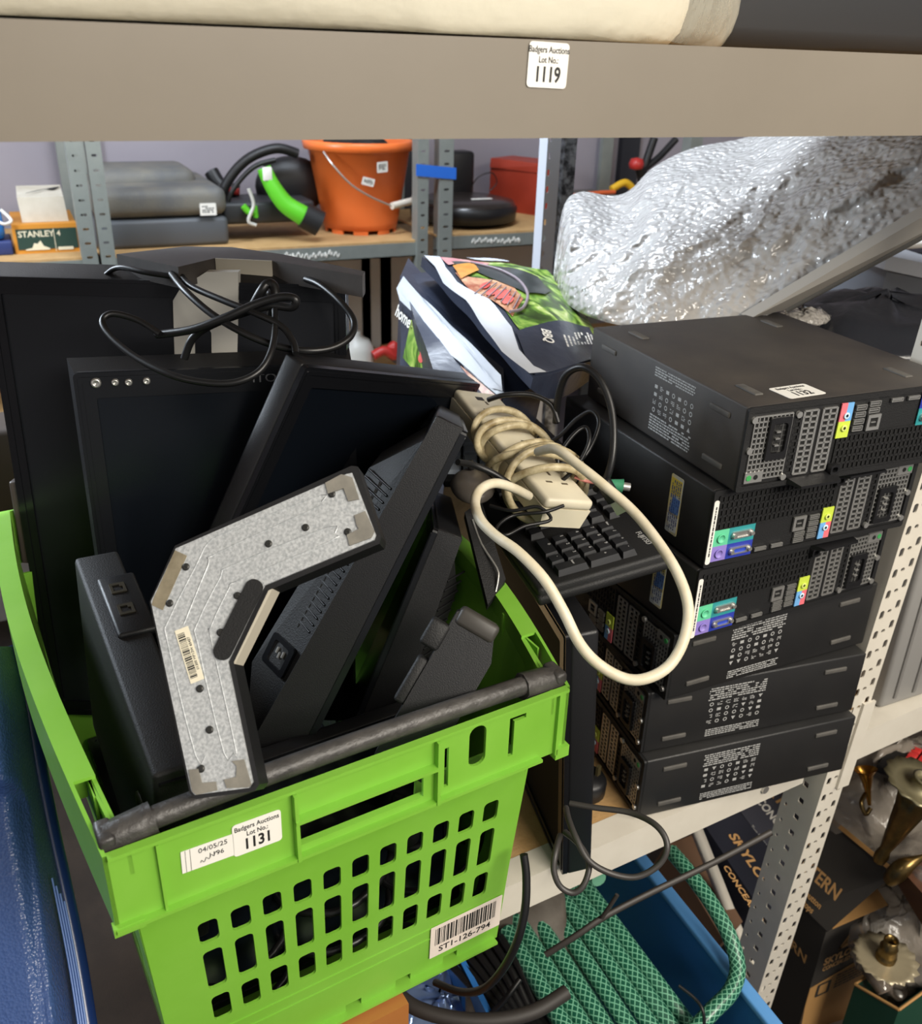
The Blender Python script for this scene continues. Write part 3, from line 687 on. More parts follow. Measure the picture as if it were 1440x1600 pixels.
# ================================================================== STAND BASE (silver chevron) leaning on the crate rim
def plane_px(A, B, C_):
    A, B, C_ = Vector(A), Vector(B), Vector(C_); n = (B-A).cross(C_-A).normalized()
    if n.dot(CAMP-A) < 0: n = -n
    M = frame(A, (B-A), n.cross(B-A)); Mi = M.inverted()
    def f(x, y):
        r = ray(x, y); s = (A-CAMP).dot(n)/r.dot(n); p = Mi @ (CAMP+r*s); return (p.x, p.y)
    return M, f
FMx, fpx = plane_px(at(300, 1245, .655), at(545, 730, .70), at(240, 940, .69))
zc_ = lambda x, y: fpx(220+x/2.9625, 720+y/2.9625)
stand = thing('monitor_stand', 'silver-bottomed chevron monitor stand base leaning on the front bar of the crate', 'monitor stand', FMx)
outl = [(548, 727), (558, 728), (595, 838), (592, 849), (418, 922), (364, 1034), (404, 1226), (397, 1236), (304, 1249), (295, 1240), (232, 940), (272, 852)]
b = MB(); b.plate([fpx(*q) for q in outl], [], .022, T(0, 0, -.0235)); b.build('base_shell', BLK, stand)
pl = [(541, 741), (550, 739), (587, 836), (584, 844), (413, 915), (356, 1034), (395, 1222), (389, 1231), (305, 1242), (299, 1236), (236, 940), (275, 857)]
b = MB(); b.plate([fpx(*q) for q in pl], [], .002, T(0, 0, -.0015)); plate_ = b.build('bottom_plate', GALV, stand)
for g in ([(840, 190), (830, 160), (400, 330), (310, 385), (265, 470), (130, 740), (125, 840), (255, 1365), (300, 1365)], [(845, 205), (350, 430), (315, 480), (200, 760)],
          [(900, 335), (870, 305), (420, 485), (370, 540), (260, 760), (265, 850), (385, 1350), (430, 1350), (440, 1330), (325, 820), (325, 770), (410, 590), (450, 555), (880, 370), (905, 345)]):
    b = MB(); b.tube([(*zc_(*q), .0004) for q in g], .0009, n=5, sub=3, flat=.5); b.build('pressed_groove', GALV, plate_)
for g in ([(855, 105), (930, 65), (980, 80), (1012, 180), (962, 190), (940, 130), (868, 155)], [(990, 255), (1040, 235), (1083, 330), (1068, 358), (968, 395), (955, 345), (1010, 318), (1000, 300)],
          [(225, 1430), (270, 1425), (285, 1490), (350, 1485), (357, 1525), (262, 1546), (242, 1530)], [(425, 1390), (480, 1382), (514, 1500), (500, 1511), (402, 1515), (388, 1475), (445, 1462), (447, 1412)]):
    b = MB(); b.plate([zc_(*q) for q in g], [], .0016, T(0, 0, .0005)); b.build('rubber_pad', mat('worn_grey_pad', '6d6a63', .7, var=(50, .2, '8a867c')), stand)
b = MB(); b.plate([zc_(*q) for q in [(160, 415), (215, 440), (103, 692), (52, 668), (60, 640)]], [], .0006, T(0, 0, .0004)); b.build('adhesive_residue', mat('dirty_residue', '6f6653', .9, var=(90, .25, '948b76')), stand)
a, c = zc_(525, 592), zc_(383, 880); a = Vector((*a, 0)); c = Vector((*c, 0)); dv = (c-a).normalized(); rr = .0068
Mc = frame((a.x, a.y, .0005), dv, Vector((-dv.y, dv.x, 0)))
b = MB(); b.plate(rrect(-rr, -rr, (c-a).length+rr, rr, rr*.95, 5), [], .0022, Mc); b.build('rubber_pad', BLKM, stand)
a, c, d, e = [Vector((*zc_(*q), 0)) for q in ((560, 578), (402, 940), (432, 940), (615, 572))]
b = MB(); b.frustum([a+Vector((0, 0, -.021)), c+Vector((0, 0, -.021)), d+Vector((0, 0, -.021)), e+Vector((0, 0, -.021))], [v+Vector((0, 0, -.002)) for v in (a, c, d, e)]); b.build('silver_edge', MATS['warm_silver'], stand)
for x, y in ((885, 155), (763, 310), (592, 385), (958, 330), (210, 492), (135, 660), (448, 625), (370, 795), (275, 1055), (320, 1245), (280, 1425)):
    u, v = zc_(x, y); b = MB(); b.lathe([(.0029, .0005), (.0027, .0013), (.0012, .0016), (0, .0010)], 14, T(u, v, .0003)); b.box((u-.0018, v-.0003, .0005), (u+.0018, v+.0003, .0019)); b.box((u-.0003, v-.0018, .0005), (u+.0003, v+.0018, .0019)); b.build('screw', mat('dark_screw', '3a3a38', .4, .5), stand)
q = [Vector((*zc_(*k), .0008)) for k in ((157, 785), (220, 768), (300, 1012), (232, 1030))]
LM = frame((q[0]+q[1]+q[2]+q[3])/4, q[0]-q[3], q[0]-q[1]); LMi = LM.inverted(); lw = (q[3]-q[0]).length; lh = (q[1]-q[0]).length
b = MB(); b.plate(rrect(-lw/2, -lh/2, lw/2, lh/2, .0006), [], .0004, LM); lb = b.build('barcode_sticker', mat('cream_label', 'e6dfc8', .5), stand)
b = MB(); barcode(b, -lw*.42, -lh*.12, lw*.44, lh*.4, LM, z=.0006, n=50, seed=8); b.text('01300 MF12W 65457', lh*.26, LM @ T(0, -lh*.30, .0006), sx=1.05); b.build('barcode_print', INK, lb)

# slab device at the left inside the crate
G_ = thing('thin_client', 'black slab-shaped computer standing on edge at left inside the crate', 'computer', pose((-.0046, .8837, 1.0432), (8.79, 2.03, 5.9)))
b = MB(); b.rbox((0, -.30, -.235), (.042, 0, 0), .004); b.build('case', BLKM, G_)
b = MB(); b.rbox((.012, -.135, -.004), (.047, -.045, .004), .003); pn = b.build('port_panel', BLK, G_)
for yy in (-.075, -.108):
    b = MB(); b.plate([(.020, yy), (.034, yy), (.034, yy+.015), (.020, yy+.015)], [[(.0225, yy+.003), (.0315, yy+.003), (.0315, yy+.009), (.029, yy+.009), (.029, yy+.012), (.0225, yy+.012)]], .0012, T(0, 0, .004)); b.build('network_port', mat('dull_brass', '3b362a', .5, .3), pn)
b = MB(); b.box((.004, -.302, -.012), (.038, -.2995, -.009)); b.build('end_seam', BLKG, G_)
# dark rounded stand in the right front corner
a = at(757, 968, .80); c = at(640, 1170, .795)
H_ = thing('rounded_block', 'dark rounded monitor foot tucked in the right front corner of the crate', 'monitor stand', frame(a, c-a, RT))
L_ = (c-a).length+.02
b = MB(); b.plate([(0, -.017), (.006, -.024), (L_, -.024), (L_, .024), (.03, .024), (.008, .014), (0, .004)], [], .03, T(0, 0, -.03)); b.build('foot_body', BLK, H_)
b = MB(); b.rbox((-.001, -.022, -.028), (.016, .016, .003), .004); b.build('end_cap', mat('worn_dark_plastic', '3a3733', .5), H_)
b = MB(); b.rbox((.020, -.040, -.016), (.045, -.022, .006), .003); b.rbox((.055, -.034, -.020), (.10, -.022, -.002), .003); b.build('hinge_block', BLKM, H_)

# crate bottom: stray cables and plugs seen through the slots
for k, lab in enumerate(('black mains lead coiled at the bottom of the crate, leftmost coil', 'black mains lead coiled in the middle of the crate bottom', 'black mains lead coiled at the bottom right of the crate')):
    b = MB(); cx = .10+.11*k; rnd = random.Random(k+3)
    pts = [CM @ Vector((cx+.055*cos(j*.9)*(1+.15*rnd.random()), .10+.05*sin(j*.9)+.008*rnd.random(), .012+.0075*j+(.03 if k == 1 else 0))) for j in range(20)]
    b.tube(pts, .0038, n=6, sub=4); tag(b.build('power_cable', CABLE), lab, 'cable', 'mains leads in the crate')
b = MB(); M_ = CM @ T(.275, .075, .19) @ RZ(30) @ RY(20); b.rbox((-.02, -.011, -.03), (.02, .011, .03), .004, M_)
pk = b.build('power_adapter', BLK); tag(pk, 'black power adapter block with white print behind the crate slots', 'adapter')
monitor('black monitor-shaped panel added inside the slotted crate front to darken its openings', CM @ T(.045, .118, .275) @ RX(-4), .31, .262, .026, bump=0)  # made-up black filler, keeps the slots and handle opening dark
# box the crate stands on
b = MB(); k = .03
Mb = T(.03, .548, .0) @ RZ(6.3)
b.box((0, 0, -.3), (.20, .115, .645), Mb); tag(b.build('wooden_box', mat('orange_brown_wood', '9a5f2c', .6, var=(4, .3, 'b07238'))), 'orange-brown wooden box under the front of the green crate', 'box')

# ================================================================== KEYBOARDS, MOUSE, POWER STRIP
KM = pose((.4258, .7075, 1.0072), (-.26, -9.78, -8.27))
kb = thing('keyboard', 'black full-size keyboard lying across, number pad end toward the front under the power strip', 'keyboard', KM)
b = MB(); b.rbox((0, 0, -.022), (.155, .45, 0), .004); b.rbox((-.002, -.003, -.020), (.157, .453, -.008), .004); b.build('keyboard_case', BLKM, kb)
KEY = mat('black_keycap', '202124', .5); kp = MB(); leg = MB()
P_ = .0185
def keycap(x, y, wx=1, wy=1, txt=None):
    """x,y key-grid position (x across the short side, y along the board)"""
    x0 = .028+x*P_; y0 = .012+y*P_; x1 = x0+P_*wx-.0022; y1 = y0+P_*wy-.0022; k = .0022
    mb = MB(); mb.frustum([(x0, y0, 0), (x1, y0, 0), (x1, y1, 0), (x0, y1, 0)], [(x0+k*.6, y0+k, .0068), (x1-k, y0+k, .0074), (x1-k, y1-k, .0074), (x0+k*.6, y1-k, .0068)])
    o = mb.build('keycap', KEY, kb)
    if txt:
        t = MB(); t.text(txt, .0052 if len(txt) < 3 else .0036, T((x0+x1)/2+.003, (y0+y1)/2+.001, .0079) @ RZ(-90), bold=.01); t.build('key_legend', PRINT, o)
for (x, y, wx, wy, t) in ((0, 0, 2, 1, 'Enter'), (0, 1, 1, 1, '.'), (0, 2, 1, 2, '0'), (1, 1, 1, 1, '3'), (1, 2, 1, 1, '2'), (1, 3, 1, 1, '1'), (2, 0, 2, 1, '+'), (2, 1, 1, 1, '6'), (2, 2, 1, 1, '5'), (2, 3, 1, 1, '4'),
                          (3, 1, 1, 1, '9'), (3, 2, 1, 1, '8'), (3, 3, 1, 1, '7'), (4, 0, 1, 1, '-'), (4, 1, 1, 1, '*'), (4, 2, 1, 1, '/'), (4, 3, 1, 1, 'Num')): keycap(x, y, wx, wy, t)
for y in (4.5, 5.5, 6.5):
    keycap(0, y); keycap(3, y); keycap(4, y); keycap(5.2, y, .8)
keycap(1, 5.5)
for r in range(5):
    y = 7.9
    while y < 22.4:
        w = random.choice((1, 1, 1, 1, 1, 1.5)) if r else random.choice((1.25, 1.5, 1)); w = min(w, 22.8-y); keycap(r, y, 1, w); y += w
for k in range(12): keycap(5.2, 8+k*1.18, .8)
b = MB(); b.text('FUJITSU', .0085, T(.139, .040, .0004) @ RZ(-90), bold=.01)
b.build('logo_lettering', PRINT, kb)
for k in range(3):
    b = MB(); b.box((.142, .012+.008*k, 0), (.144, .014+.008*k, .0004)); b.build('indicator_mark', PRINT, kb)
b = MB(); b.box((0.156, -.0005, -.006), (.157, .45, -.004)); b.build('edge_line', BLKG, kb)
# silver-edged keyboard lying below on the left
a = at(705, 748, 1.10); c = a+Vector((.03, .17, .035))
K2 = thing('keyboard', 'keyboard with pale shining keys tucked behind the mouse and the tilted monitor', 'keyboard', frame(a, RT, c-a))
Lk = (c-a).length
b = MB(); b.rbox((-.01, 0, -.014), (.078, Lk, -.002), .003); b.build('keyboard_case', BLKM, K2)
b = MB(); b.tube([(-.011, .0, -.006), (-.014, .03, -.006), (-.011, Lk*.3, -.006), (-.011, Lk, -.006)], .0016, n=6);  b.build('silver_rim', STEEL, K2)
PK = mat('pale_keycap', 'b8c2d0', .3)
for i in range(4):
    for j in range(15):
        x0 = -.006+i*.02; y0 = .012+j*.0195
        if y0 < Lk-.02:
            b = MB(); b.frustum([(x0, y0, -.002), (x0+.0175, y0, -.002), (x0+.0175, y0+.017, -.002), (x0, y0+.017, -.002)], [(x0+.002, y0+.002, .003), (x0+.0155, y0+.002, .003), (x0+.0155, y0+.015, .003), (x0+.002, y0+.015, .003)]); b.build('keycap', PK, K2)
Qd = [at(726, 800, .99), at(752, 782, 1.0), at(790, 905, .95), at(762, 945, .93)]
t = thing('slim_device', 'slim black device with a bright silver edge wedged left of the black keyboard', 'electronics', T((Qd[0]+Qd[2])/2))
qn = (Qd[1]-Qd[0]).cross(Qd[3]-Qd[0]).normalized(); qn = qn if qn.dot(CAMP-Qd[0]) > 0 else -qn
b = MB(); b.frustum([v-qn*.012 for v in Qd], Qd); b.build('device_body', BLKM, t, True)
b = MB(); b.tube([at(738, 812, .985), at(752, 850, .97), at(776, 888, .95), at(778, 905, .945), at(774, 925, .94)], .0013, n=6, sub=3); b.build('silver_edge', STEEL, t, True)
# mouse
a = at(738, 758, 1.0)
ms = thing('computer_mouse', 'grey-brown computer mouse behind the coiled power strip', 'mouse', T(a) @ RZ(-20))
b = MB(); prof = [(.0, .016), (.012, .0155), (.022, .012), (.028, .005), (.030, -.004), (.027, -.010)]
b.lathe(prof[::-1], 20, Matrix.Diagonal((.8, 1.3, .62, 1))); b.build('mouse_shell', mat('grey_brown_shell', '5b554f', .35), ms)
b = MB(); b.rbox((-.004, .015, .010), (.004, .033, .017), .003); b.build('scroll_wheel', BLKM, ms)
# power strip
PS = pose((.4436, .7304, 1.0985), (9.82, 14, 1.59))
ps = thing('power_strip', 'aged white power strip wound round with its own dirty cord, lying on the keyboard', 'power strip', PS)
LS, WS, HS = .245, .060, .034
b = MB(); b.frustum([(.004, 0, -HS), (WS-.004, 0, -HS), (WS-.004, LS, -HS), (.004, LS, -HS)], [(0, 0, -HS*.35), (WS, 0, -HS*.35), (WS, LS, -HS*.35), (0, LS, -HS*.35)]); b.build('lower_shell', BEIGE, ps)
b = MB(); b.rbox((0, -.0005, -HS*.36), (WS, LS, 0), .004); us = b.build('upper_shell', BEIGE, ps)
for y0 in (.035, .195):
    for x, y, w, h in ((.030, y0+.018, .003, .008), (.021, y0, .008, .003), (.040, y0-.002, .008, .003)):
        b = MB(); b.box((x-w/2, y-h/2, -.002), (x+w/2, y+h/2, .0003)); b.build('socket_slot', mat('brown_slot', '5a5040', .7), us)
b = MB(); b.box((.020, LS-.026, -.002), (.030, LS-.018, .0005)); b.build('indicator', mat('dark_indicator', '2a2321', .4), us)
# wound cord
b = MB(); pts = []; rnd = random.Random(12)
N_ = 8*14
for j in range(N_):
    a_ = j/14*2*pi; t = j/N_; y = .045+.115*(.5-.5*cos(pi*((t*2.3) % 2)))+.014*sin(a_)*(1 if int(t*4) % 2 else -1)
    rx = .041+.006*sin(t*9)+.004*t; rz = .027+.005*cos(t*7)+.008*t
    pts.append((.030+rx*cos(a_), y, -.015+rz*sin(a_)+.003))
b.tube(pts, .0043, n=8, sub=3); b.build('wound_cord', CORD, ps)
# free loop of cord
fp = [(840, 706, .935), (868, 702, .90), (905, 728, .875), (945, 760, .86), (990, 800, .845), (1030, 850, .82), (1060, 900, .80), (1075, 950, .79), (1068, 1000, .78), (1045, 1040, .775), (1010, 1060, .77), (975, 1060, .77), (935, 1038, .77), (905, 1005, .765), (880, 955, .765), (850, 905, .765), (810, 863, .78), (775, 838, .80), (750, 812, .82), (742, 785, .85), (750, 765, .87), (772, 755, .885), (800, 762, .905), (826, 775, .935)]
b = MB(); b.tube([at(*q) for q in fp], .0048, n=10, sub=5); b.build('hanging_cord', WCORD, ps, True)
# green round plug and usb plug on the keyboard
def plug(name, label, p, d, parts):
    t = thing(name, label, 'plug', frame(p, d, (0, 0, 1)))
    for nm, m, fn in parts: x = MB(); fn(x); x.build(nm, m, t)
plug('round_plug', 'small green keyboard plug resting beside the second computer', at(955, 757, .99), RT*1.0-UP*.15, [
    ('grip', mat('sea_green_plastic', '3f8f6a', .5), lambda x: x.tube([(-.014, 0, 0), (0, 0, 0), (.012, 0, 0)], lambda t: .0035+.0045*t, n=12)), ('metal_tip', STEEL, lambda x: x.cyl((.012, 0, 0), (.020, 0, 0), .0045)), ('cable', mat('pink_wire', 'c07a72', .5), lambda x: x.tube([(-.014, 0, 0), (-.025, -.002, -.003), (-.04, .001, -.004)], .002))])
plug('usb_plug', 'silver usb plug lying on the upper corner of the black keyboard', at(962, 785, .97), RT*.6-UP*1.0, [
    ('grip', BLK, lambda x: x.rbox((-.026, -.008, -.004), (-.001, .008, .004), .002)), ('metal_tip', STEEL, lambda x: x.box((-.001, -.006, -.0022), (.013, .006, .0022)))])
def cable(label, pts, r=.0033, m=CABLE, group='loose black cables', name='cable', sub=6, **k):
    b = MB(); b.tube([at(*q) for q in pts], r, n=8, sub=sub, **k); return tag(b.build(name, m), label, 'cable', group)
cable('black cable arching in front of the topmost computer', [(868, 660, 1.06), (872, 620, 1.04), (885, 585, 1.02), (912, 574, 1.0), (938, 595, .99), (955, 640, .985), (958, 700, .98), (948, 745, .985), (930, 765, 1.0)], .0042)
cable('thin black cable with three loops left of the computers', [(800, 690, 1.05), (860, 690, 1.04), (900, 655, 1.03), (925, 643, 1.02), (935, 665, 1.01), (915, 710, 1.0), (880, 735, 1.0), (872, 715, 1.0), (895, 680, 1.0), (915, 668, 1.0), (920, 690, .99), (905, 722, .99), (885, 745, .99), (870, 755, 1.0)], .0024)
cable('black cable running over the barbecue bag toward the white strip', [(762, 625, 1.06), (790, 617, 1.05), (830, 617, 1.05), (860, 632, 1.05), (872, 660, 1.05)], .003)
cable('thin black leads bundled over the left of the black keyboard', [(765, 790, .96), (800, 798, .95), (840, 792, .945), (860, 812, .94), (820, 822, .93), (790, 836, .92), (775, 826, .93), (800, 806, .945), (850, 800, .94), (880, 790, .95)], .0019)
cable('black lead passing under the strip beside the mouse', [(715, 722, .93), (740, 727, .95), (775, 742, .96), (800, 760, .96)], .0034)
# cables draped over the upside-down base
cable('black cable crossing down over the neck and looping out to the right', [(268, 428, .96), (290, 455, .93), (330, 490, .91), (380, 520, .90), (430, 540, .90), (480, 548, .90), (520, 543, .91), (548, 525, .92), (552, 500, .93), (530, 470, .94), (500, 445, .96), (478, 436, .98)], .0036)
cable('black cable crossing from the base to the tilted monitor corner', [(282, 430, .965), (300, 448, .94), (350, 470, .915), (400, 490, .90), (440, 510, .895), (458, 535, .89), (462, 552, .885)], .0034)
cable('double black cable folded back to the right above the neck', [(245, 523, .93), (300, 515, .91), (350, 497, .90), (400, 475, .90), (440, 464, .90), (462, 468, .90), (455, 480, .905), (420, 478, .91), (370, 492, .915), (325, 510, .92), (300, 530, .93), (288, 560, .94)], .0042)
cable('long black cable looping low across the upside-down monitor', [(250, 522, .92), (215, 500, .92), (175, 490, .915), (160, 503, .91), (175, 528, .90), (215, 560, .885), (265, 585, .87), (315, 597, .865), (365, 598, .865), (405, 580, .87), (425, 545, .88), (430, 500, .90), (425, 465, .92), (415, 450, .94)], .0034)
cable('black cable end curling under the left tip of the base', [(165, 430, 1.0), (178, 420, .99), (195, 418, .98), (225, 425, .97), (270, 432, .965)], .003)
cable('thick folded black cable knot hanging at the right of the neck', [(395, 478, .93), (408, 455, .92), (418, 443, .92), (428, 448, .92), (430, 470, .92), (424, 492, .93)], .005)
# on / over the shelf edge
cable('dark grey cable with a wide loop hanging over the shelf beam', [(890, 1255, .98), (930, 1262, .97), (985, 1270, .955), (1025, 1290, .93), (1042, 1320, .92), (1030, 1350, .92), (995, 1370, .92), (955, 1365, .92), (920, 1345, .92), (900, 1310, .93), (888, 1280, .95), (884, 1262, .97)], .0032, mat('dark_grey_cable', '3a3735', .45))
cable('dark grey cable with a small loop hanging over the shelf beam', [(882, 1300, .96), (905, 1320, .94), (920, 1350, .93), (912, 1382, .925), (895, 1395, .925), (875, 1385, .925), (865, 1360, .925), (868, 1330, .93), (875, 1305, .95)], .0032, MATS['dark_grey_cable'])
cable('black cable hanging behind the right corner of the crate', [(818, 1335, .90), (822, 1370, .90), (820, 1420, .90), (808, 1470, .905), (785, 1515, .92), (755, 1545, .95), (720, 1550, .99), (680, 1535, 1.03)], .0042)
# three-pin plug on the shelf
a = onZ(918, 1212, SH+.036)
pg = thing('mains_plug', 'black three-pin mains plug lying pins up on the chipboard shelf', 'plug', T(a) @ RZ(20))
b = MB(); b.lathe([(.018, -.034), (.024, -.026), (.025, -.006), (.022, 0), (0, 0)], 18, Matrix.Diagonal((1, 1.05, 1, 1))); b.build('plug_body', BLK, pg)
for x, y, w, h in ((0, .011, .004, .008), (-.011, -.008, .0065, .004), (.011, -.008, .0065, .004)):
    b = MB(); b.box((x-w/2, y-h/2, 0), (x+w/2, y+h/2, .015)); b.build('pin', mat('brass_pin', 'b8a878', .3, .9), pg)

# ================================================================== TOP SHELF GOODS
def blob(fn, nu=40, nv=24):
    b = MB(); vs = []
    for j in range(nv+1):
        for i in range(nu): vs.append(fn(2*pi*i/nu, pi*j/nv))
    b.add(vs, [(j*nu+i, j*nu+(i+1) % nu, (j+1)*nu+(i+1) % nu, (j+1)*nu+i) for j in range(nv) for i in range(nu)], smooth=True)
    return b
def sgn(v, p): return (abs(v)**p)*(1 if v >= 0 else -1)
def pillow(cx, cy, cz, rx, ry, rz, wob=.012, f=9, pw=.6):
    def fn(a, t):
        x = cx+rx*sgn(cos(a), pw)*sgn(sin(t), .45); y = cy+ry*sgn(sin(a), pw)*sgn(sin(t), .45); z = cz+rz*sgn(cos(t), .6)
        n = noise.noise_vector(Vector((x*f, y*f, z*f)))
        q = Vector((x, y, z))+n*wob; q.z = max(q.z, 1.5135); return q
    return fn
pt = thing('pillow_bag', 'cream quilt packed in a clear plastic bag on the top shelf', 'bedding', T(.0, .95, 1.512))
blob(pillow(-.02, .91, 1.575, .62, .27, .11, .014, 7)).build('quilt', mat('cream_fabric', 'cbc6b6', .8, bump=('noise', 40, .5)), pt, True)
b = blob(pillow(-.02, .91, 1.578, .665, .285, .12, .02, 6), 64, 34); b.build('plastic_bag', mat('clear_film', 'f4efdc', .12, alpha=.35, spec=.8, bump=('noise', 30, 1.0)), pt, True)
b = MB(); b.rbox((.62, .78, 1.512), (1.6, 1.25, 1.80), .02); tag(b.build('storage_case', mat('charcoal_case', '26282c', .5)), 'dark charcoal case on the top shelf beside the bagged quilt', 'case')

# ================================================================== BARBECUE CHARCOAL BAGS
def bag_art(name, seed, green='6f9a3a'):
    m = bpy.data.materials.new(name); m.use_nodes = True; N = m.node_tree.nodes; L = m.node_tree.links
    b = N['Principled BSDF']; b.inputs['Roughness'].default_value = .3
    tc = N.new('ShaderNodeTexCoord'); n = N.new('ShaderNodeTexNoise'); n.inputs['Scale'].default_value = 26; n.inputs['Detail'].default_value = 5; n.inputs['Distortion'].default_value = 1.2
    L.new(tc.outputs['Object'], n.inputs['Vector']); r = N.new('ShaderNodeValToRGB'); cr = r.color_ramp
    cols = ['1f2c12', '3f5c1e', green, 'a9c45e', 'dfe6b0']
    cr.elements[0].position = .3; cr.elements[0].color = lin(cols[0]); cr.elements[1].position = .72; cr.elements[1].color = lin(cols[4])
    for p_, c_ in ((.42, cols[1]), (.5, cols[2]), (.6, cols[3])): e = cr.elements.new(p_); e.color = lin(c_)
    L.new(n.outputs['Fac'], r.inputs['Fac']); L.new(r.outputs['Color'], b.inputs['Base Color'])
    MATS[name] = m; return m
GRASS = bag_art('printed_grass', 1)
FOILB = mat('navy_black_foil', '2e3342', .28, var=(12, .2, '3a4050'), bump=('noise', 18, .5))
SEAM = mat('white_seam_strip', 'c6cbd3', .5, bump=('noise', 30, .4))
FOOD = mat('printed_food', '9a4a2c', .35, var=(38, .14, 'e0b08a'))
TOMATO = mat('printed_tomato', 'd8423c', .35, var=(30, .2, 'ef7a70'))
GRILLB = mat('printed_kettle', '2b2f30', .3, var=(14, .25, '474e4c'))
PINKF = mat('printed_flowers', 'b9607c', .4, var=(50, .16, 'e6b9a8'))
def surf(P00, P10, P11, P01, bulge, wob=.004, f=12):
    P00, P10, P11, P01 = map(Vector, (P00, P10, P11, P01)); nn = (P10-P00).cross(P01-P00).normalized()
    if nn.dot(CAMP-P00) < 0: nn = -nn
    def fn(u, v, o=0):
        p = P00*(1-u)*(1-v)+P10*u*(1-v)+P11*u*v+P01*(1-u)*v
        q = bulge*sin(pi*max(0, min(1, u)))*sin(pi*max(0, min(1, v))) + wob*noise.noise(p*f)
        return p+nn*(q+o)
    return fn, nn
def invuv(P, x, y):
    """bilinear corner pixels P -> (u,v) of a photo pixel, for laying print on the bag"""
    u = v = .5
    for _ in range(30):
        fx = P[0][0]*(1-u)*(1-v)+P[1][0]*u*(1-v)+P[2][0]*u*v+P[3][0]*(1-u)*v-x; fy = P[0][1]*(1-u)*(1-v)+P[1][1]*u*(1-v)+P[2][1]*u*v+P[3][1]*(1-u)*v-y
        a = (P[1][0]-P[0][0])*(1-v)+(P[2][0]-P[3][0])*v; b_ = (P[3][0]-P[0][0])*(1-u)+(P[2][0]-P[1][0])*u
        c = (P[1][1]-P[0][1])*(1-v)+(P[2][1]-P[3][1])*v; d = (P[3][1]-P[0][1])*(1-u)+(P[2][1]-P[1][1])*u
        D_ = a*d-b_*c; u -= (fx*d-fy*b_)/D_; v -= (a*fy-c*fx)/D_
    return u, v
def decal(name, m, fn, Pq, poly, off, parent, th=.0006):
    """thin printed patch following the bag: poly in photo pixels on quad Pq"""
    uv = [invuv(Pq, *p) for p in poly]; n = len(uv)
    tri = geometry.tessellate_polygon([[Vector((a, b_, 0)) for a, b_ in uv]])
    bm = bmesh.new(); vs = [bm.verts.new((a, b_, 0)) for a, b_ in uv]
    for t in tri:
        try: bm.faces.new([vs[i] for i in t])
        except ValueError: pass
    for _ in range(3):
        bmesh.ops.subdivide_edges(bm, edges=[e for e in bm.edges if e.calc_length() > .07], cuts=1, use_grid_fill=True)
    bmesh.ops.triangulate(bm, faces=bm.faces[:])
    for v in bm.verts: v.co = fn(v.co.x, v.co.y, off)
    mb = MB(); mb.add([v.co[:] for v in bm.verts], [[v.index for v in f.verts] for f in bm.faces], smooth=True) if not bm.verts.index_update() else None
    bm.free(); return mb.build(name, m, parent, True)
# lower bag
Pq = [(625, 430), (700, 418), (850, 600), (705, 660)]
dl_ = [1.42, 1.50, 1.24, 1.13]
c4 = [at(*p, d) for p, d in zip(Pq, dl_)]
lb_ = thing('charcoal_bag', 'dark barbecue charcoal bag standing at left with white seam and berries printed', 'bag', T((c4[0]+c4[2])/2+Vector((0, .05, -.45))))
fn, nn = surf(*c4, .008)
b = MB(); b.grid(lambda u, v: fn(u, v), 18, 24, th=lambda u, v: Vector((.05, .16, -.30))); b.build('bag_body', FOILB, lb_, True)
front = [(625, 430), (790, 612), (780, 700), (625, 590)]
df = [1.40, 1.165, 1.16, 1.38]; c5 = [at(*p, d) for p, d in zip(front, df)]; fn2, nn2 = surf(*c5, .012)
b = MB(); b.grid(lambda u, v: fn2(u, v), 18, 14, th=lambda u, v: Vector((.06, .12, 0))); b.build('bag_front', FOILB, lb_, True)
decal('printed_picture', GRASS, fn2, front, [(632, 560), (650, 505), (672, 505), (700, 545), (735, 590), (700, 600), (660, 590)], .002, lb_)
decal('printed_picture', FOOD, fn2, front, [(690, 590), (735, 580), (782, 620), (780, 650), (740, 640), (715, 615)], .003, lb_)
decal('printed_picture', PINKF, fn2, front, [(762, 625), (790, 618), (782, 665), (768, 660)], .004, lb_)
for x, y, q in ((684, 556, 11), (699, 565, 9), (690, 575, 9), (705, 553, 8), (676, 568, 7)):
    decal('printed_berry', TOMATO, fn2, front, [(x+q*cos(k*.7), y+q*sin(k*.7)) for k in range(9)], .004, lb_)
decal('seam_strip', SEAM, fn2, front, [(624, 452), (636, 434), (668, 470), (720, 520), (790, 588), (792, 612), (775, 610), (720, 562), (665, 503), (632, 472)], .005, lb_)
p = fn2(*invuv(front, 640, 492), .006); b = MB(); fx = frame(p, fn2(*invuv(front, 662, 512), .006)-p, fn2(*invuv(front, 648, 470), .006)-p)
b.text('home', .024, fx @ T(.004, -.006, 0), bold=.02); b.build('bag_lettering', WLAB, lb_, True)
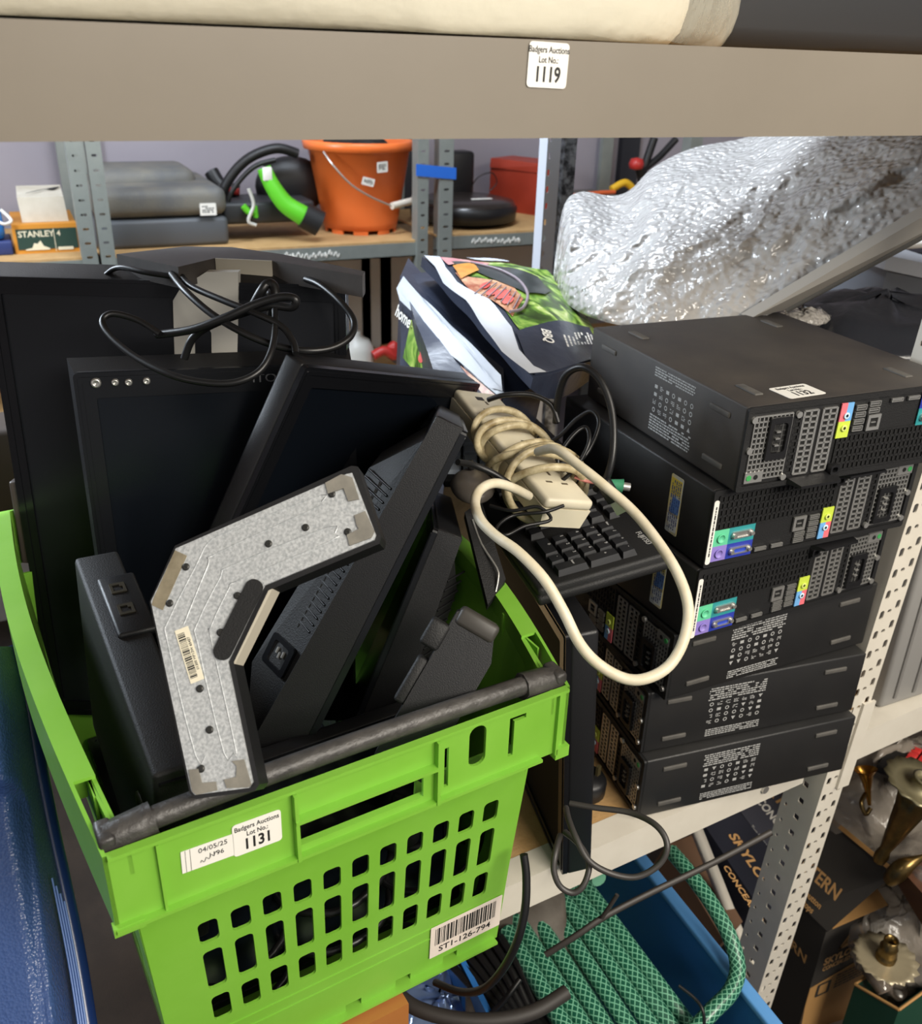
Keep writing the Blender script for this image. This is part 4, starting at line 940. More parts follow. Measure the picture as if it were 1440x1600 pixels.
# upper bag lying over it
Pu = [(660, 399), (858, 418), (948, 560), (832, 592)]
du = [1.40, 1.56, 1.28, 1.12]; cu_ = [at(*p, d) for p, d in zip(Pu, du)]
ub2 = thing('charcoal_bag', 'barbecue charcoal bag lying on top with kettle grill and grass printed', 'bag', T((cu_[0]+cu_[2])/2+Vector((0, 0, -.06))))
fn3, nn3 = surf(*cu_, .022, .006)
b = MB(); b.grid(lambda u, v: fn3(u, v), 26, 26, th=lambda u, v: Vector((0, .015, -.045))*(.35+.65*sin(pi*min(1, max(0, u)))) ); b.build('bag_body', FOILB, ub2, True)
decal('printed_picture', GRASS, fn3, Pu, [(690, 402), (855, 420), (944, 545), (935, 520), (812, 537), (780, 500), (735, 460)], .0015, ub2)
decal('printed_picture', PINKF, fn3, Pu, [(684, 401), (725, 405), (760, 414), (755, 422), (715, 424), (700, 425)], .0025, ub2)
decal('printed_picture', FOOD, fn3, Pu, [(712, 440), (735, 452), (790, 470), (812, 500), (800, 520), (770, 495), (738, 470)], .0025, ub2)
decal('printed_kettle', GRILLB, fn3, Pu, [(703, 418), (730, 418), (790, 432), (835, 452), (857, 478), (845, 492), (815, 492), (780, 470), (740, 446), (712, 430)], .0035, ub2)
decal('printed_flame', mat('printed_orange', 'e09a3a', .4, var=(60, .2, 'c77a24')), fn3, Pu, [(706, 430), (734, 428), (744, 446), (722, 452)], .0045, ub2)
for x, y, q in ((782, 490, 9), (768, 483, 7), (790, 500, 7), (757, 470, 6)):
    decal('printed_tomato', TOMATO, fn3, Pu, [(x+q*1.2*cos(k*.7), y+q*.8*sin(k*.7)) for k in range(9)], .0045, ub2)
g = MB(); rim_ = [(730, 428), (775, 448), (803, 470), (817, 495), (812, 514), (795, 516)]
g.tube([fn3(*invuv(Pu, *q), .005) for q in rim_], .0022, n=6, sub=4)
for k in range(7): g.tube([fn3(*invuv(Pu, 765+k*7, 465+k*5), .005), fn3(*invuv(Pu, 745+k*9, 480+k*5.5), .005)], .001, n=4, sub=1)
g.build('printed_grate', mat('printed_grate_grey', '8c7f86', .4), ub2, True)
decal('printed_band', FOILB, fn3, Pu, [(806, 538), (925, 517), (946, 560), (834, 590), (820, 565)], .0025, ub2)
decal('seam_strip', SEAM, fn3, Pu, [(662, 401), (684, 402), (697, 430), (718, 455), (765, 493), (800, 533), (812, 560), (832, 580), (850, 586), (826, 590), (790, 560), (760, 520), (735, 486), (700, 455), (682, 425)], .004, ub2)
decal('seam_strip', SEAM, fn3, Pu, [(722, 402), (752, 404), (790, 410), (786, 414), (750, 409)], .004, ub2)
p = fn3(*invuv(Pu, 846, 540), .005); px_ = fn3(*invuv(Pu, 852, 555), .005); py_ = fn3(*invuv(Pu, 862, 536), .005)
b = MB(); fq = frame(p, px_-p, nn3.cross(px_-p)); b.text('BBQ', .020, fq, bold=.02, align='LEFT')
for k in range(9): scribble(b, 0, 0, .035, .005, frame(fn3(*invuv(Pu, 872+k*6, 545-k*2.0), .005), px_-p, nn3.cross(px_-p)), rows=1, seed=k)
b.build('bag_lettering', WLAB, ub2, True)

# ================================================================== BUBBLE WRAP and the sloping grey board
def wrapmat(name='bubble_wrap_film', col='b6b4b1', sc=105):
    m = mat(name, col, .16, spec=.8, alpha=.93, coat=.4); N = m.node_tree.nodes; L = m.node_tree.links; b = N['Principled BSDF']
    tc = N.new('ShaderNodeTexCoord'); v = N.new('ShaderNodeTexVoronoi'); v.feature = 'SMOOTH_F1'; v.inputs['Scale'].default_value = sc; L.new(tc.outputs['Object'], v.inputs['Vector'])
    n = N.new('ShaderNodeTexNoise'); n.inputs['Scale'].default_value = 20; n.inputs['Detail'].default_value = 5; n.inputs['Distortion'].default_value = .9; L.new(tc.outputs['Object'], n.inputs['Vector'])
    a = N.new('ShaderNodeMath'); a.operation = 'MULTIPLY_ADD'; a.inputs[1].default_value = .8; L.new(n.outputs['Fac'], a.inputs[0]); L.new(v.outputs['Distance'], a.inputs[2])
    bp = N.new('ShaderNodeBump'); bp.inputs['Strength'].default_value = 1; bp.inputs['Distance'].default_value = .0055; L.new(a.outputs[0], bp.inputs['Height']); L.new(bp.outputs['Normal'], b.inputs['Normal'])
    return m
WRAP = wrapmat()
top = [(862, 452, 1.50), (878, 330, 1.58), (905, 300, 1.62), (955, 306, 1.62), (985, 296, 1.62), (1020, 262, 1.64), (1080, 232, 1.66), (1160, 216, 1.66), (1195, 196, 1.66), (1280, 150, 1.62), (1420, 110, 1.55), (1600, 60, 1.45)]
bot = [(866, 448, 1.48), (880, 468, 1.42), (900, 485, 1.38), (935, 500, 1.34), (980, 510, 1.32), (1030, 512, 1.30), (1090, 508, 1.30), (1150, 500, 1.28), (1200, 492, 1.27), (1290, 442, 1.25), (1390, 385, 1.22), (1600, 260, 1.18)]
TP = smooth_path([at(*q) for q in top], 6); BP = smooth_path([at(*q) for q in bot], 6); n_ = len(TP)-1
def wrapfn(u, v):
    i = min(int(u*n_), n_-1); f = u*n_-i; a = TP[i].lerp(TP[i+1], f); c = BP[i].lerp(BP[i+1], f); p = a.lerp(c, v); p.z = min(p.z, 1.49)
    w = (c-a).length; out = (CAMP-p).normalized()
    q = .30*w*sin(pi*v)**.8*min(1, u*6+.15)
    fold = .004*sin(9*(u*6+v*3)+3*noise.noise(p*7))+.017*noise.noise(p*9)+.014*noise.noise(p*22)+.006*noise.noise(p*55)
    return p+out*(q*.55+fold*sin(pi*v)**.4)
b = MB(); b.grid(wrapfn, 190, 80, th=lambda u, v: (wrapfn(u, v)-CAMP).normalized()*(.03+.16*sin(pi*v)*min(1, u*5+.1)))
tag(b.build('bubble_wrap', WRAP), 'large crumpled roll of clear bubble wrap behind the computers', 'packaging')
P0, P1 = at(1175, 496, 1.26), at(1560, 268, 1.10); Q0, Q1 = at(1228, 484, 1.27), at(1565, 302, 1.11)
b = MB(); dn = Vector((0, 0, 0)); bk_ = Vector((-.004, .02, .0))
b.frustum([P0, P1, P1+bk_, P0+bk_], [Q0, Q1, Q1+bk_, Q0+bk_]); bd_ = thing('leaning_board', 'grey flat board sloping up to the right under the bubble wrap', 'board', T(P0.lerp(P1, .4)+Vector((0, 0, -.1))))
b.build('board_panel', mat('grey_board_edge', '9b968e', .5), bd_, True)
b = MB(); b.tube([Q0, Q0.lerp(Q1, .5), Q1], .0045, n=6, sub=1); b.build('dark_lip', mat('dark_grey_lip', '5e5d5a', .5), bd_, True)
b = blob(lambda a, t: at(1253, 497, 1.42)+Vector((.05*cos(a)*sin(t), .03*sin(a)*sin(t), .014*cos(t)))+noise.noise_vector(Vector((cos(a)*3, sin(a)*3, t*2)))*.008, 20, 10)
tag(b.build('bubble_wrap', wrapmat('bubble_wrap_scrap', 'b9b4ac', 160)), 'small scrap of bubble wrap under the low end of the grey board', 'packaging')
# right rear: lidded bin, dark bag, brown and black cases
RB = at(1385, 480, 1.75)
t = thing('storage_box', 'grey plastic storage box with pale lid at right behind the computers', 'box', T(RB.x, RB.y, .95))
def corner_box(mb, tl, tr_, down, back): mb.frustum([tl, tr_, tr_+back, tl+back], [tl+down, tr_+down, tr_+down+back, tl+down+back])
a = at(1388, 415, 1.72); c = at(1560, 455, 1.62)
b = MB(); corner_box(b, a, c, Vector((-.015, 0, -.22)), Vector((.1, .4, 0))); b.build('box_body', mat('smoky_grey_plastic', '5d6066', .4), t, True)
a2 = at(1386, 399, 1.71); c2 = at(1570, 438, 1.61)
b = MB(); corner_box(b, a2, c2, Vector((0, 0, -.026)), Vector((.1, .42, 0))); b.build('box_lid', mat('pale_grey_lid', 'a5a8ae', .4), t, True)
b = MB(); a = at(1405, 382, 1.9); b.rbox((a.x-.03, a.y, a.z-.012), (a.x+.25, a.y+.12, a.z+.002), .005); tag(b.build('paper_stack', WLAB), 'white papers lying on the grey lidded storage box', 'paper')
BAGM = mat('dark_translucent_bag', '2c2e34', .3, bump=('noise', 25, .8))
c0 = at(1370, 525, 1.52)
b = blob(lambda a, t: c0+Vector((.20*cos(a)*sin(t), .16*sin(a)*sin(t), .065*cos(t)))+noise.noise_vector(Vector((cos(a)*2, sin(a)*2, t*2)))*.02, 36, 20)
tag(b.build('plastic_bag', BAGM), 'dark translucent plastic bag slumped behind the topmost computer', 'bag')
a = at(1235, 505, 2.0); b = MB(); b.rbox((a.x, a.y, a.z-.16), (a.x+.42, a.y+.2, a.z+.13), .01); tag(b.build('tool_case', mat('blue_black_case', '1a1c26', .4)), 'blue-black case in the shadow under the sloping board', 'case')
a = at(1310, 440, 2.25); b = MB(); b.rbox((a.x, a.y, a.z-.2), (a.x+.6, a.y+.1, a.z+.06), .01); tag(b.build('carton', mat('dark_red_brown_box', '4a211d', .6)), 'dark red-brown carton behind the blue-black case at right', 'box')

# ================================================================== BACK SHELF GOODS
def y_at(px, py, y): return onY(px, py, y)
# grey tool case
t = thing('tool_case', 'dusty grey plastic tool case with rounded lid on the middle back shelf', 'case', T(.40, 2.8, BZ))
xL = onY(172, 392, 2.68).x; xR = onY(360, 388, 2.68).x
def arch(x0, x1, prof, mb, seamz=None):
    """profile in (y,z) extruded along x"""
    n = len(prof); vs = [(x0, y, z) for y, z in prof]+[(x1, y, z) for y, z in prof]
    mb.add(vs, [tuple(range(n))[::-1], tuple(range(n, 2*n))]+[(i, (i+1) % n, n+(i+1) % n, n+i) for i in range(n)])
DUSTY = mat('dusty_grey_plastic', '55585c', .6, var=(9, .22, '7b7669'), bump=('noise', 200, .2))
b = MB(); b.rbox((xL-.03, 2.68, BZ), (xR, 3.06, BZ+.075), .012); b.build('case_base', mat('grey_case_plastic', '54575b', .5), t, True)
b = MB(); b.rbox((xL-.03, 2.675, BZ+.078), (xR+.002, 3.06, BZ+.155), .028, seg=4); b.rbox((xL+.0, 2.82, BZ+.12), (xR-.05, 3.05, BZ+.188), .03, seg=3); b.build('case_lid', DUSTY, t, True)
c = onY(325, 327, 2.67); lt = MB(); lt.plate(rrect(-.022, -.016, .022, .016, .003), [], .001, frame(c, (1, 0, 0), (0, 0, 1))); ls = lt.build('lot_sticker', WLAB, t, True)
b = MB(); scribble(b, -.016, -.010, .016, .010, wm(t).inverted() @ frame(c+Vector((0, -.0012, 0)), (1, 0, 0), (0, 0, 1)), rows=4, seed=3); b.build('sticker_lettering', INK, ls)
# white carton on tool-plane carton
t = thing('carton', 'small torn white carton on the back shelf at far left, on top of another box', 'box', T(onY(72, 350, 2.75)) )
a = onY(35, 348, 2.72); c = onY(108, 350, 2.72)
b = MB(); b.frustum([(a.x, 2.72, a.z), (c.x, 2.72, a.z), (c.x, 2.90, a.z), (a.x, 2.90, a.z)], [(a.x-.003, 2.72, a.z+.062), (c.x-.004, 2.72, a.z+.062), (c.x, 2.91, a.z+.068), (a.x, 2.91, a.z+.068)]); b.build('box_body', mat('grubby_white_card', 'd8d2c4', .8, var=(14, .25, 'c0b7a4')), t, True)
b = MB(); b.plate([(0, 0), (.03, .05), (.09, .12), (.07, .06), (.05, .07)], [], .0008, T(a.x+.02, 2.75, a.z+.0685)); b.build('black_tear', INK, t, True)
z0 = a.z
t = thing('tool_carton', 'orange and green carton for a hand plane under the torn white carton', 'box', T(onY(75, 398, 2.7)))
a = onY(25, 396, 2.69); c = onY(126, 398, 2.69)
b = MB(); b.box((a.x, 2.69, BZ), (c.x, 2.92, z0-.0005)); bb = b.build('box_body', mat('orange_carton', 'cf8a2c', .6), t, True)
b = MB(); hh = z0-BZ; b.box((a.x+.008, 2.6885, BZ+hh*.14), (c.x-.002, 2.6895, BZ+hh*.84)); gp = b.build('green_panel', mat('bottle_green_print', '27423a', .5), t, True)
I_ = wm(t).inverted(); fr0 = I_ @ frame((a.x+.055, 2.688, BZ+hh*.66), (1, 0, 0), (0, 0, 1))
b = MB(); b.text('STANLEY', .021, fr0, bold=.02); b.box((.042, -.045, 0), (.0435, .012, .0003), fr0); b.text('4', .018, fr0 @ T(.054, 0, 0), bold=.02)
b.add([(-.03, -.040, 0), (.028, -.040, 0), (.028, -.036, 0), (.014, -.030, 0), (.008, -.016, 0), (0, -.024, 0), (-.008, -.022, 0), (-.014, -.034, 0), (-.03, -.037, 0)], [tuple(range(9))], fr0 @ T(0, 0, .0002)); b.box((.048, -.042, 0), (.085, -.034, .0003), fr0)
b.build('box_print', mat('cream_print', 'e4dcc0', .6), gp)
t = thing('blue_packet', 'blue and white blister packet at the far left edge of the back shelf', 'packet', T(onY(8, 400, 2.7)))
a = onY(8, 402, 2.7)
b = MB(); b.rbox((a.x-.12, 2.68, BZ), (a.x+.022, 2.80, BZ+.035), .004); b.build('packet_card', mat('navy_card', '2c3a6e', .5), t, True)
b = MB(); b.rbox((a.x-.11, 2.69, BZ+.035), (a.x+.01, 2.78, BZ+.115), .015); b.build('blue_blister', mat('bright_blue_blister', '2d7fd0', .25), t, True)
b = MB(); b.tube([(a.x-.02, 2.68, BZ+.10), (a.x+.01, 2.67, BZ+.08), (a.x+.03, 2.69, BZ+.085), (a.x+.01, 2.70, BZ+.11)], .004); b.build('white_strap', WLAB, t, True)
# circular saw-like green and black tool
t = thing('garden_vacuum', 'black cordless tool with bright green body bars beside the orange bucket', 'power tool', T(onY(430, 350, 2.8)))
gm = mat('vivid_green_plastic', '5fc42a', .4)
def py(x, y, d=2.78): return onY(x, y, d)
b = MB(); b.tube([py(335, 345), py(352, 290), py(385, 250), py(430, 232), py(465, 240)], .014, n=8); b.tube([py(345, 350, 2.74), py(362, 300, 2.74), py(395, 262, 2.74), py(430, 250, 2.74)], .007, n=8); b.build('black_hose', BLK, t, True)
b = blob(lambda a, q: py(455, 290, 2.88)+Vector((.11*cos(a)*sin(q), .05*sin(a)*sin(q), .085*cos(q))), 24, 14); b.build('motor_body', BLK, t, True)
b = MB(); b.tube([py(412, 262, 2.70), py(425, 290, 2.69), py(445, 318, 2.68), py(470, 335, 2.67), py(482, 342, 2.67)], lambda q: .020+.012*q, n=10); b.build('green_arm', gm, t, True)
b = MB(); b.cyl(py(474, 336, 2.665), py(500, 350, 2.655), .036, n=18); b.build('battery_end', BLKM, t, True)
b = MB(); b.rbox(py(418, 272, 2.672)-Vector((.013, 0, .018)), py(418, 272, 2.672)+Vector((.013, .004, .018)), .002); b.build('lot_sticker', WLAB, t, True)
b = MB(); b.rbox(py(350, 352, 2.72)-Vector((.0, 0, .0)), py(465, 300, 2.9), .01); b.build('foot_plate', mat('dark_grey_shell', '2e3033', .5), t, True)
b = MB(); b.tube([py(380, 322, 2.70), py(390, 332, 2.70), py(398, 330, 2.70)], .009, n=8); b.tube([py(398, 322, 2.70), py(400, 340, 2.70)], .007, n=8); b.build('green_lever', gm, t, True)
b = MB(); b.tube([py(388, 295, 2.69), py(396, 320, 2.69), py(388, 345, 2.69), py(400, 352, 2.69)], .005, n=6); b.build('silver_guard', SILV, t, True)
t = thing('hand_tool', 'black and red tool lying between the grey case and the green tool', 'tool', T(py(345, 300, 2.85)))
b = MB(); b.tube([py(330, 268, 2.9), py(345, 290, 2.88), py(372, 300, 2.86)], .022, n=8); b.tube([py(330, 280, 2.9), py(350, 300, 2.86), py(345, 330, 2.84)], .016, n=8); b.build('tool_body', BLK, t, True)
b = MB(); b.tube([py(358, 298, 2.84), py(374, 300, 2.83)], .010, n=8, sub=1); b.build('red_band', mat('red_plastic', 'b5302c', .4), t, True)
# bucket
bx = onY(562, 300, 2.82).x; by = 2.82
t = thing('bucket', 'orange plastic bucket with wire handle on the middle back shelf', 'bucket', T(bx, by, BZ))
ORG = mat('orange_plastic', 'ee6f2c', .35, var=(5, .3, 'f37f42'))
rt = .158; rb = .112; hb = .262
b = MB(); b.lathe([(rb-.004, .012), (rb, .012), (rb+.004, .03), (rt-.006, hb-.028), (rt-.004, hb-.028), (rt+.008, hb-.026), (rt+.011, hb-.004), (rt+.005, hb), (rt-.004, hb-.002), (rb-.002, .02), (0, .018)], 48); b.build('bucket_wall', ORG, t)
b = MB()
for k in range(9):
    a0 = k*2*pi/9; pts = [(rb*.99*cos(a0+j*.1), rb*.99*sin(a0+j*.1)) for j in range(5)]
    for j in range(4): b.frustum([(pts[j][0], pts[j][1], 0), (pts[j+1][0], pts[j+1][1], 0), (pts[j+1][0]*.95, pts[j+1][1]*.95, 0), (pts[j][0]*.95, pts[j][1]*.95, 0)], [(pts[j][0], pts[j][1], .013), (pts[j+1][0], pts[j+1][1], .013), (pts[j+1][0]*.95, pts[j+1][1]*.95, .013), (pts[j][0]*.95, pts[j][1]*.95, .013)])
b.build('foot_ring', ORG, t)
Iv = wm(t).inverted(); hp = [onY(x, y, by-d) for x, y, d in ((505, 237, .12), (520, 258, .152), (548, 288, .166), (580, 308, .165), (612, 322, .155))]
b = MB(); b.tube(hp, .0028, n=6); b.tube([hp[-1], onY(640, 314, by-.11), onY(652, 280, by-.02)], .0028, n=6); b.build('wire_handle', STEEL, t, True)
b = MB(); b.cyl(onY(612, 322, by-.158), onY(643, 314, by-.13), .010, n=12); b.build('handle_grip', mat('off_white_grip', 'd9cfc0', .5), t, True)
for x, y, w, h, ti in ((597, 261, .034, .030, 4), (575, 284, .038, .022, -14)):
    p = onY(x, y, by-.1535+abs(x-575)*.0003); b = MB(); b.plate(rrect(-w/2, -h/2, w/2, h/2, .002), [], .001, frame(p, (1, .12 if x > 590 else 0, 0), (0, -.12, 1)) @ RZ(ti)); o = b.build('bucket_sticker', WLAB, t, True)
    b = MB(); scribble(b, -w*.35, -h*.3, w*.35, h*.3, wm(t).inverted() @ frame(p+Vector((0, -.0016, 0)), (1, .12 if x > 590 else 0, 0), (0, -.12, 1)) @ RZ(ti), rows=4, seed=x); b.build('sticker_lettering', INK, o)
b = blob(lambda a, q: Vector((bx, by, BZ+.225))+Vector((.11*cos(a)*sin(q), .11*sin(a)*sin(q), .05*cos(q)))+noise.noise_vector(Vector((cos(a)*2, sin(a)*2, q*2)))*.025, 24, 12)
tag(b.build('bucket_contents', BLKM), 'dark bits and pieces heaped inside the orange bucket', 'tools')
# robot vacuum, dock, red toolbox
zr = BZ+.012
c = onZ(742, 352, zr)
t = thing('robot_vacuum', 'round black robot vacuum on the right back shelf', 'vacuum cleaner', T(c.x-.01, 2.80, zr))
b = MB(); b.lathe([(.12, .008), (.168, .014), (.172, .05), (.165, .060)], 48); b.lathe([(.14, .006), (.12, .008)], 48); b.build('lower_body', BLK, t)
b = MB(); b.lathe([(.166, .060), (.160, .070), (.12, .078), (.05, .082), (0, .083)], 48); b.build('top_cover', mat('brown_black_cover', '2b2522', .25), t)
b = MB(); b.plate(rrect(-.035, -.008, .035, .008, .003), [], .001, T(.02, -.09, .082) @ RX(3)); b.build('lot_sticker', WLAB, t)
a = onY(688, 305, 2.95); b = MB(); b.rbox((a.x, 2.93, zr), (a.x+.115, 3.0, zr+.20), .012); tag(b.build('charging_dock', BLK), 'upright black charging dock standing behind the robot vacuum', 'dock')
b = MB(); b.tube([onY(737, 290, 2.93), onY(748, 276, 2.92), onY(768, 270, 2.92), onY(776, 285, 2.92), onY(765, 298, 2.92)], .002, n=5); tag(b.build('dock_lead', CABLE), 'thin black lead looping up beside the charging dock', 'cable')
t = thing('toolbox', 'red metal toolbox at the right end of the right back shelf', 'toolbox', T(onY(815, 340, 2.85).x, 2.9, zr))
a = onY(771, 290, 3.02); c = onY(850, 325, 2.68)
RED = mat('brick_red_paint', 'a83a24', .45, var=(8, .25, '8f2f1e'))
b = MB(); P = [Vector((a.x, 3.05, zr)), Vector((c.x+.10, 2.78, zr)), Vector((c.x+.19, 2.95, zr)), Vector((a.x+.12, 3.12, zr))]
b.frustum(P, [p+Vector((0, 0, .135)) for p in P]); b.build('box_body', RED, t, True)
b = MB(); Q = [p+Vector((0, 0, .137)) for p in P]; b.frustum([Q[0]+Vector((-.006, -.006, 0)), Q[1]+Vector((.004, -.008, 0)), Q[2]+Vector((.006, .004, 0)), Q[3]], [Q[0]+Vector((0, 0, .03)), Q[1]+Vector((0, 0, .03)), Q[2]+Vector((0, 0, .03)), Q[3]+Vector((0, 0, .03))]); b.build('box_lid', RED, t, True)
# clamp, yellow and grey bits at the right of the back shelf
t = thing('clamp', 'black and red hand clamp propped on the back shelf above the bubble wrap', 'tool', T(onY(1010, 290, 2.8)))
b = MB(); b.tube([onY(1000, 280, 2.8), onY(1010, 250, 2.8), onY(1022, 215, 2.8)], .014, n=8); b.tube([onY(1005, 265, 2.8), onY(1030, 245, 2.8), onY(1056, 217, 2.8)], .012, n=8); b.tube([onY(1000, 262, 2.8), onY(1008, 290, 2.8), onY(1020, 300, 2.8)], .02, n=8); b.build('clamp_frame', BLK, t, True)
b = MB(); b.lathe([(0, -.02), (.022, -.015), (.026, 0), (.02, .016), (0, .02)], 16, T(onY(994, 256, 2.77))); b.build('red_knob', MATS['red_plastic'], t, True)
b = MB(); a = onY(905, 300, 2.72); b.rbox((a.x, 2.72, zr), (a.x+.20, 2.95, zr+.07), .02); tag(b.build('grey_pouch', mat('grey_pouch_fabric', '59544f', .7, var=(20, .3, '6e6a64'))), 'grey fabric pouch on the back shelf left of the clamp', 'bag')
b = MB(); a = onY(955, 296, 2.68); b.tube([a, a+Vector((.05, 0, .02)), a+Vector((.09, 0, -.005))], .012, n=8); tag(b.build('yellow_strap', mat('yellow_plastic', 'd9a91e', .5)), 'short yellow strap lying in front of the grey pouch', 'strap')
b = MB(); b.tube([onY(895, 306, 2.66), onY(930, 302, 2.66), onY(960, 300, 2.66)], .007, n=8); tag(b.build('orange_cable', mat('orange_lead', 'c8582a', .5)), 'orange lead on the back shelf just above the bubble wrap', 'cable')
# lower back shelf: pot and red clamps
t = thing('metal_pot', 'dull metal pot on the lower back shelf beside the monitors', 'pot', T(onY(555, 550, 2.75).x, 2.75, .55))
b = MB(); b.lathe([(.055, 0), (.060, .10), (.045, .13), (.018, .145), (.018, .16), (0, .162)], 24); b.build('pot_body', SILV, t)
b = MB(); b.tube([onY(583, 556, 2.7), onY(600, 548, 2.7), onY(618, 556, 2.7), onY(612, 540, 2.7), onY(620, 545, 2.7)], .016, n=8); tag(b.build('red_clamp', MATS['red_plastic']), 'red clamp tips poking up behind the tilted monitor', 'tool')

# ================================================================== LOWER SHELF, HOSE, BOXES
b = MB(); b.box((.24, .66, -.03), (.85, 1.6, -.012)); b.build('shelf_board', CHIP, rack, True)
b = MB(); b.box((.24, .645, -.065), (.85, .657, -.010)); b.build('shelf_beam', RACKW, rack, True)
BLUE = mat('blue_crate_plastic', '2f6fb6', .4)
bc = thing('storage_crate', 'open blue plastic crate holding the coiled green hose', 'crate', T(.6, .74, -.01))
def bwall(lo, hi, nm='crate_wall'): MB().box(lo, hi).build(nm, BLUE, bc, True)
bwall((.738, .35, -.01), (.746, 1.26, .345)); bwall((.40, 1.252, -.01), (.738, 1.26, .345)); bwall((.40, .35, -.01), (.738, .358, .345)); bwall((.40, .358, -.01), (.408, 1.252, .345))
bwall((.408, .358, -.01), (.738, 1.252, -.002), 'crate_floor')
b = MB(); b.rbox((.736, .345, .340), (.756, 1.266, .352), .003); b.build('crate_rim', mat('pale_blue_rim', '5b96d2', .35), bc, True)
def hose_mat():
    m = bpy.data.materials.new('braided_green_hose'); m.use_nodes = True; N = m.node_tree.nodes; L = m.node_tree.links; b = N['Principled BSDF']
    b.inputs['Roughness'].default_value = .3; uv = N.new('ShaderNodeUVMap'); sp = N.new('ShaderNodeSeparateXYZ'); L.new(uv.outputs[0], sp.inputs[0])
    outs = []
    for sg in (1, -1):
        a = N.new('ShaderNodeMath'); a.operation = 'MULTIPLY'; a.inputs[1].default_value = 95; L.new(sp.outputs[0], a.inputs[0])
        c = N.new('ShaderNodeMath'); c.operation = 'MULTIPLY_ADD'; c.inputs[1].default_value = 8*sg; L.new(sp.outputs[1], c.inputs[0]); L.new(a.outputs[0], c.inputs[2])
        f = N.new('ShaderNodeMath'); f.operation = 'FRACT'; L.new(c.outputs[0], f.inputs[0]); g = N.new('ShaderNodeMath'); g.operation = 'LESS_THAN'; g.inputs[1].default_value = .22; L.new(f.outputs[0], g.inputs[0]); outs.append(g)
    mx = N.new('ShaderNodeMath'); mx.operation = 'MAXIMUM'; L.new(outs[0].outputs[0], mx.inputs[0]); L.new(outs[1].outputs[0], mx.inputs[1])
    r = N.new('ShaderNodeMix'); r.data_type = 'RGBA'; r.inputs[6].default_value = lin('185541'); r.inputs[7].default_value = lin('74b092'); L.new(mx.outputs[0], r.inputs[0]); L.new(r.outputs[2], b.inputs['Base Color'])
    MATS['hose'] = m; return m
HOSE = hose_mat()
pts = []; K = 7; SG = 26
for j in range(K*SG):
    k = j/SG; a_ = 2*pi*(j % SG)/SG
    ry = .43-.032*k; rz = .115-.004*k; cx = .478+.0275*k; cy = .810
    z = .245+rz*cos(a_); y = cy-ry*sin(a_); x = cx-.05*cos(a_)+.05+.003*sin(k*5)
    pts.append((x, y, z))
hs = thing('garden_hose', 'coil of green braided garden hose in the blue crate', 'hose', T(.58, .75, .12))
b = MB(); b.tube(pts, .0128, n=12, sub=2); b.build('coil', HOSE, hs, True)
b = MB(); b.tube([at(*q) for q in ((1048, 1330, 1.42), (1075, 1362, 1.38), (1110, 1410, 1.34), (1138, 1460, 1.31), (1152, 1510, 1.29), (1142, 1548, 1.27), (1112, 1580, 1.25), (1080, 1615, 1.24))], .0115, n=10); b.build('loose_end', HOSE, hs, True)
b = MB(); b.tube([at(*q) for q in ((852, 1492, 1.22), (900, 1462, 1.215), (945, 1432, 1.22), (1010, 1398, 1.235), (1120, 1345, 1.26), (1205, 1300, 1.275))], .0045, n=6, flat=.5)
b.tube([at(*q) for q in ((940, 1434, 1.215), (955, 1412, 1.205), (964, 1398, 1.20))], .003, n=6); tag(b.build('cable_tie', mat('worn_black_strap', '37322e', .5)), 'long black cable tie strapped across the green hose', 'cable tie')
b = MB(); b.tube([at(*q) for q in ((1060, 1540, 1.22), (1085, 1560, 1.21), (1098, 1580, 1.2), (1100, 1610, 1.2))], .0022, n=6); tag(b.build('wire_tie', CABLE), 'thin black wire tied round the lower end of the hose', 'cable tie')
# extension socket, cable bundle, blue bag, thick cable
t = thing('extension_lead', 'grimy grey socket block with a white three-pin socket under the shelf', 'power strip', T(at(820, 1500, 1.33)))
sf = frame(at(808, 1492, 1.33), RT, (at(805, 1440, 1.36)-at(808, 1500, 1.33)))
b = MB(); b.rbox((-.075, -.09, -.05), (.075, .09, 0), .008, sf); b.build('socket_block', mat('grimy_grey_plastic', '6a645c', .6, var=(25, .25, '4a423a')), t, True)
b = MB(); b.plate([(-.022, -.016), (.022, -.016), (.022, .001), (.009, .004), (.009, .026), (-.009, .026), (-.009, .004), (-.022, .001)], [], .002, sf @ T(0, .0, 0)); so = b.build('socket_face', WLAB, t, True)
for x, y, w, h in ((0, .015, .004, .010), (-.012, -.008, .009, .004), (.012, -.008, .009, .004)):
    b = MB(); b.box((x-w/2, y-h/2, .0021), (x+w/2, y+h/2, .0026), sf); o = b.build('socket_slot', DARK, so, True)
t = thing('cable_bundle', 'tied bundle of black power leads below the bottom right of the crate', 'cable', T(at(760, 1560, 1.3)))
for k in range(7):
    o = k*.011; b = MB(); b.tube([at(698+k*14, 1500-k*6, 1.33), at(735+k*13, 1540-k*4, 1.29), at(780+k*11, 1590, 1.25), at(820+k*11, 1640, 1.2)], .0058, n=8); b.build('lead', CABLE, t, True)
b = MB(); b.tube([at(768, 1584, 1.245), at(790, 1560, 1.24), at(812, 1530, 1.25)], .0045, n=6); b.build('tie', CABLE, t, True)
b = MB(); b.tube([at(*q) for q in ((615, 1548, 1.18), (650, 1575, 1.16), (710, 1592, 1.15), (775, 1594, 1.15), (835, 1580, 1.16), (885, 1550, 1.18))], .0095, n=10); tag(b.build('thick_cable', mat('dusty_black_rubber', '2f2b28', .6)), 'thick dusty black cable curving across the bottom under the crate', 'cable')
c0 = at(690, 1580, 1.36)
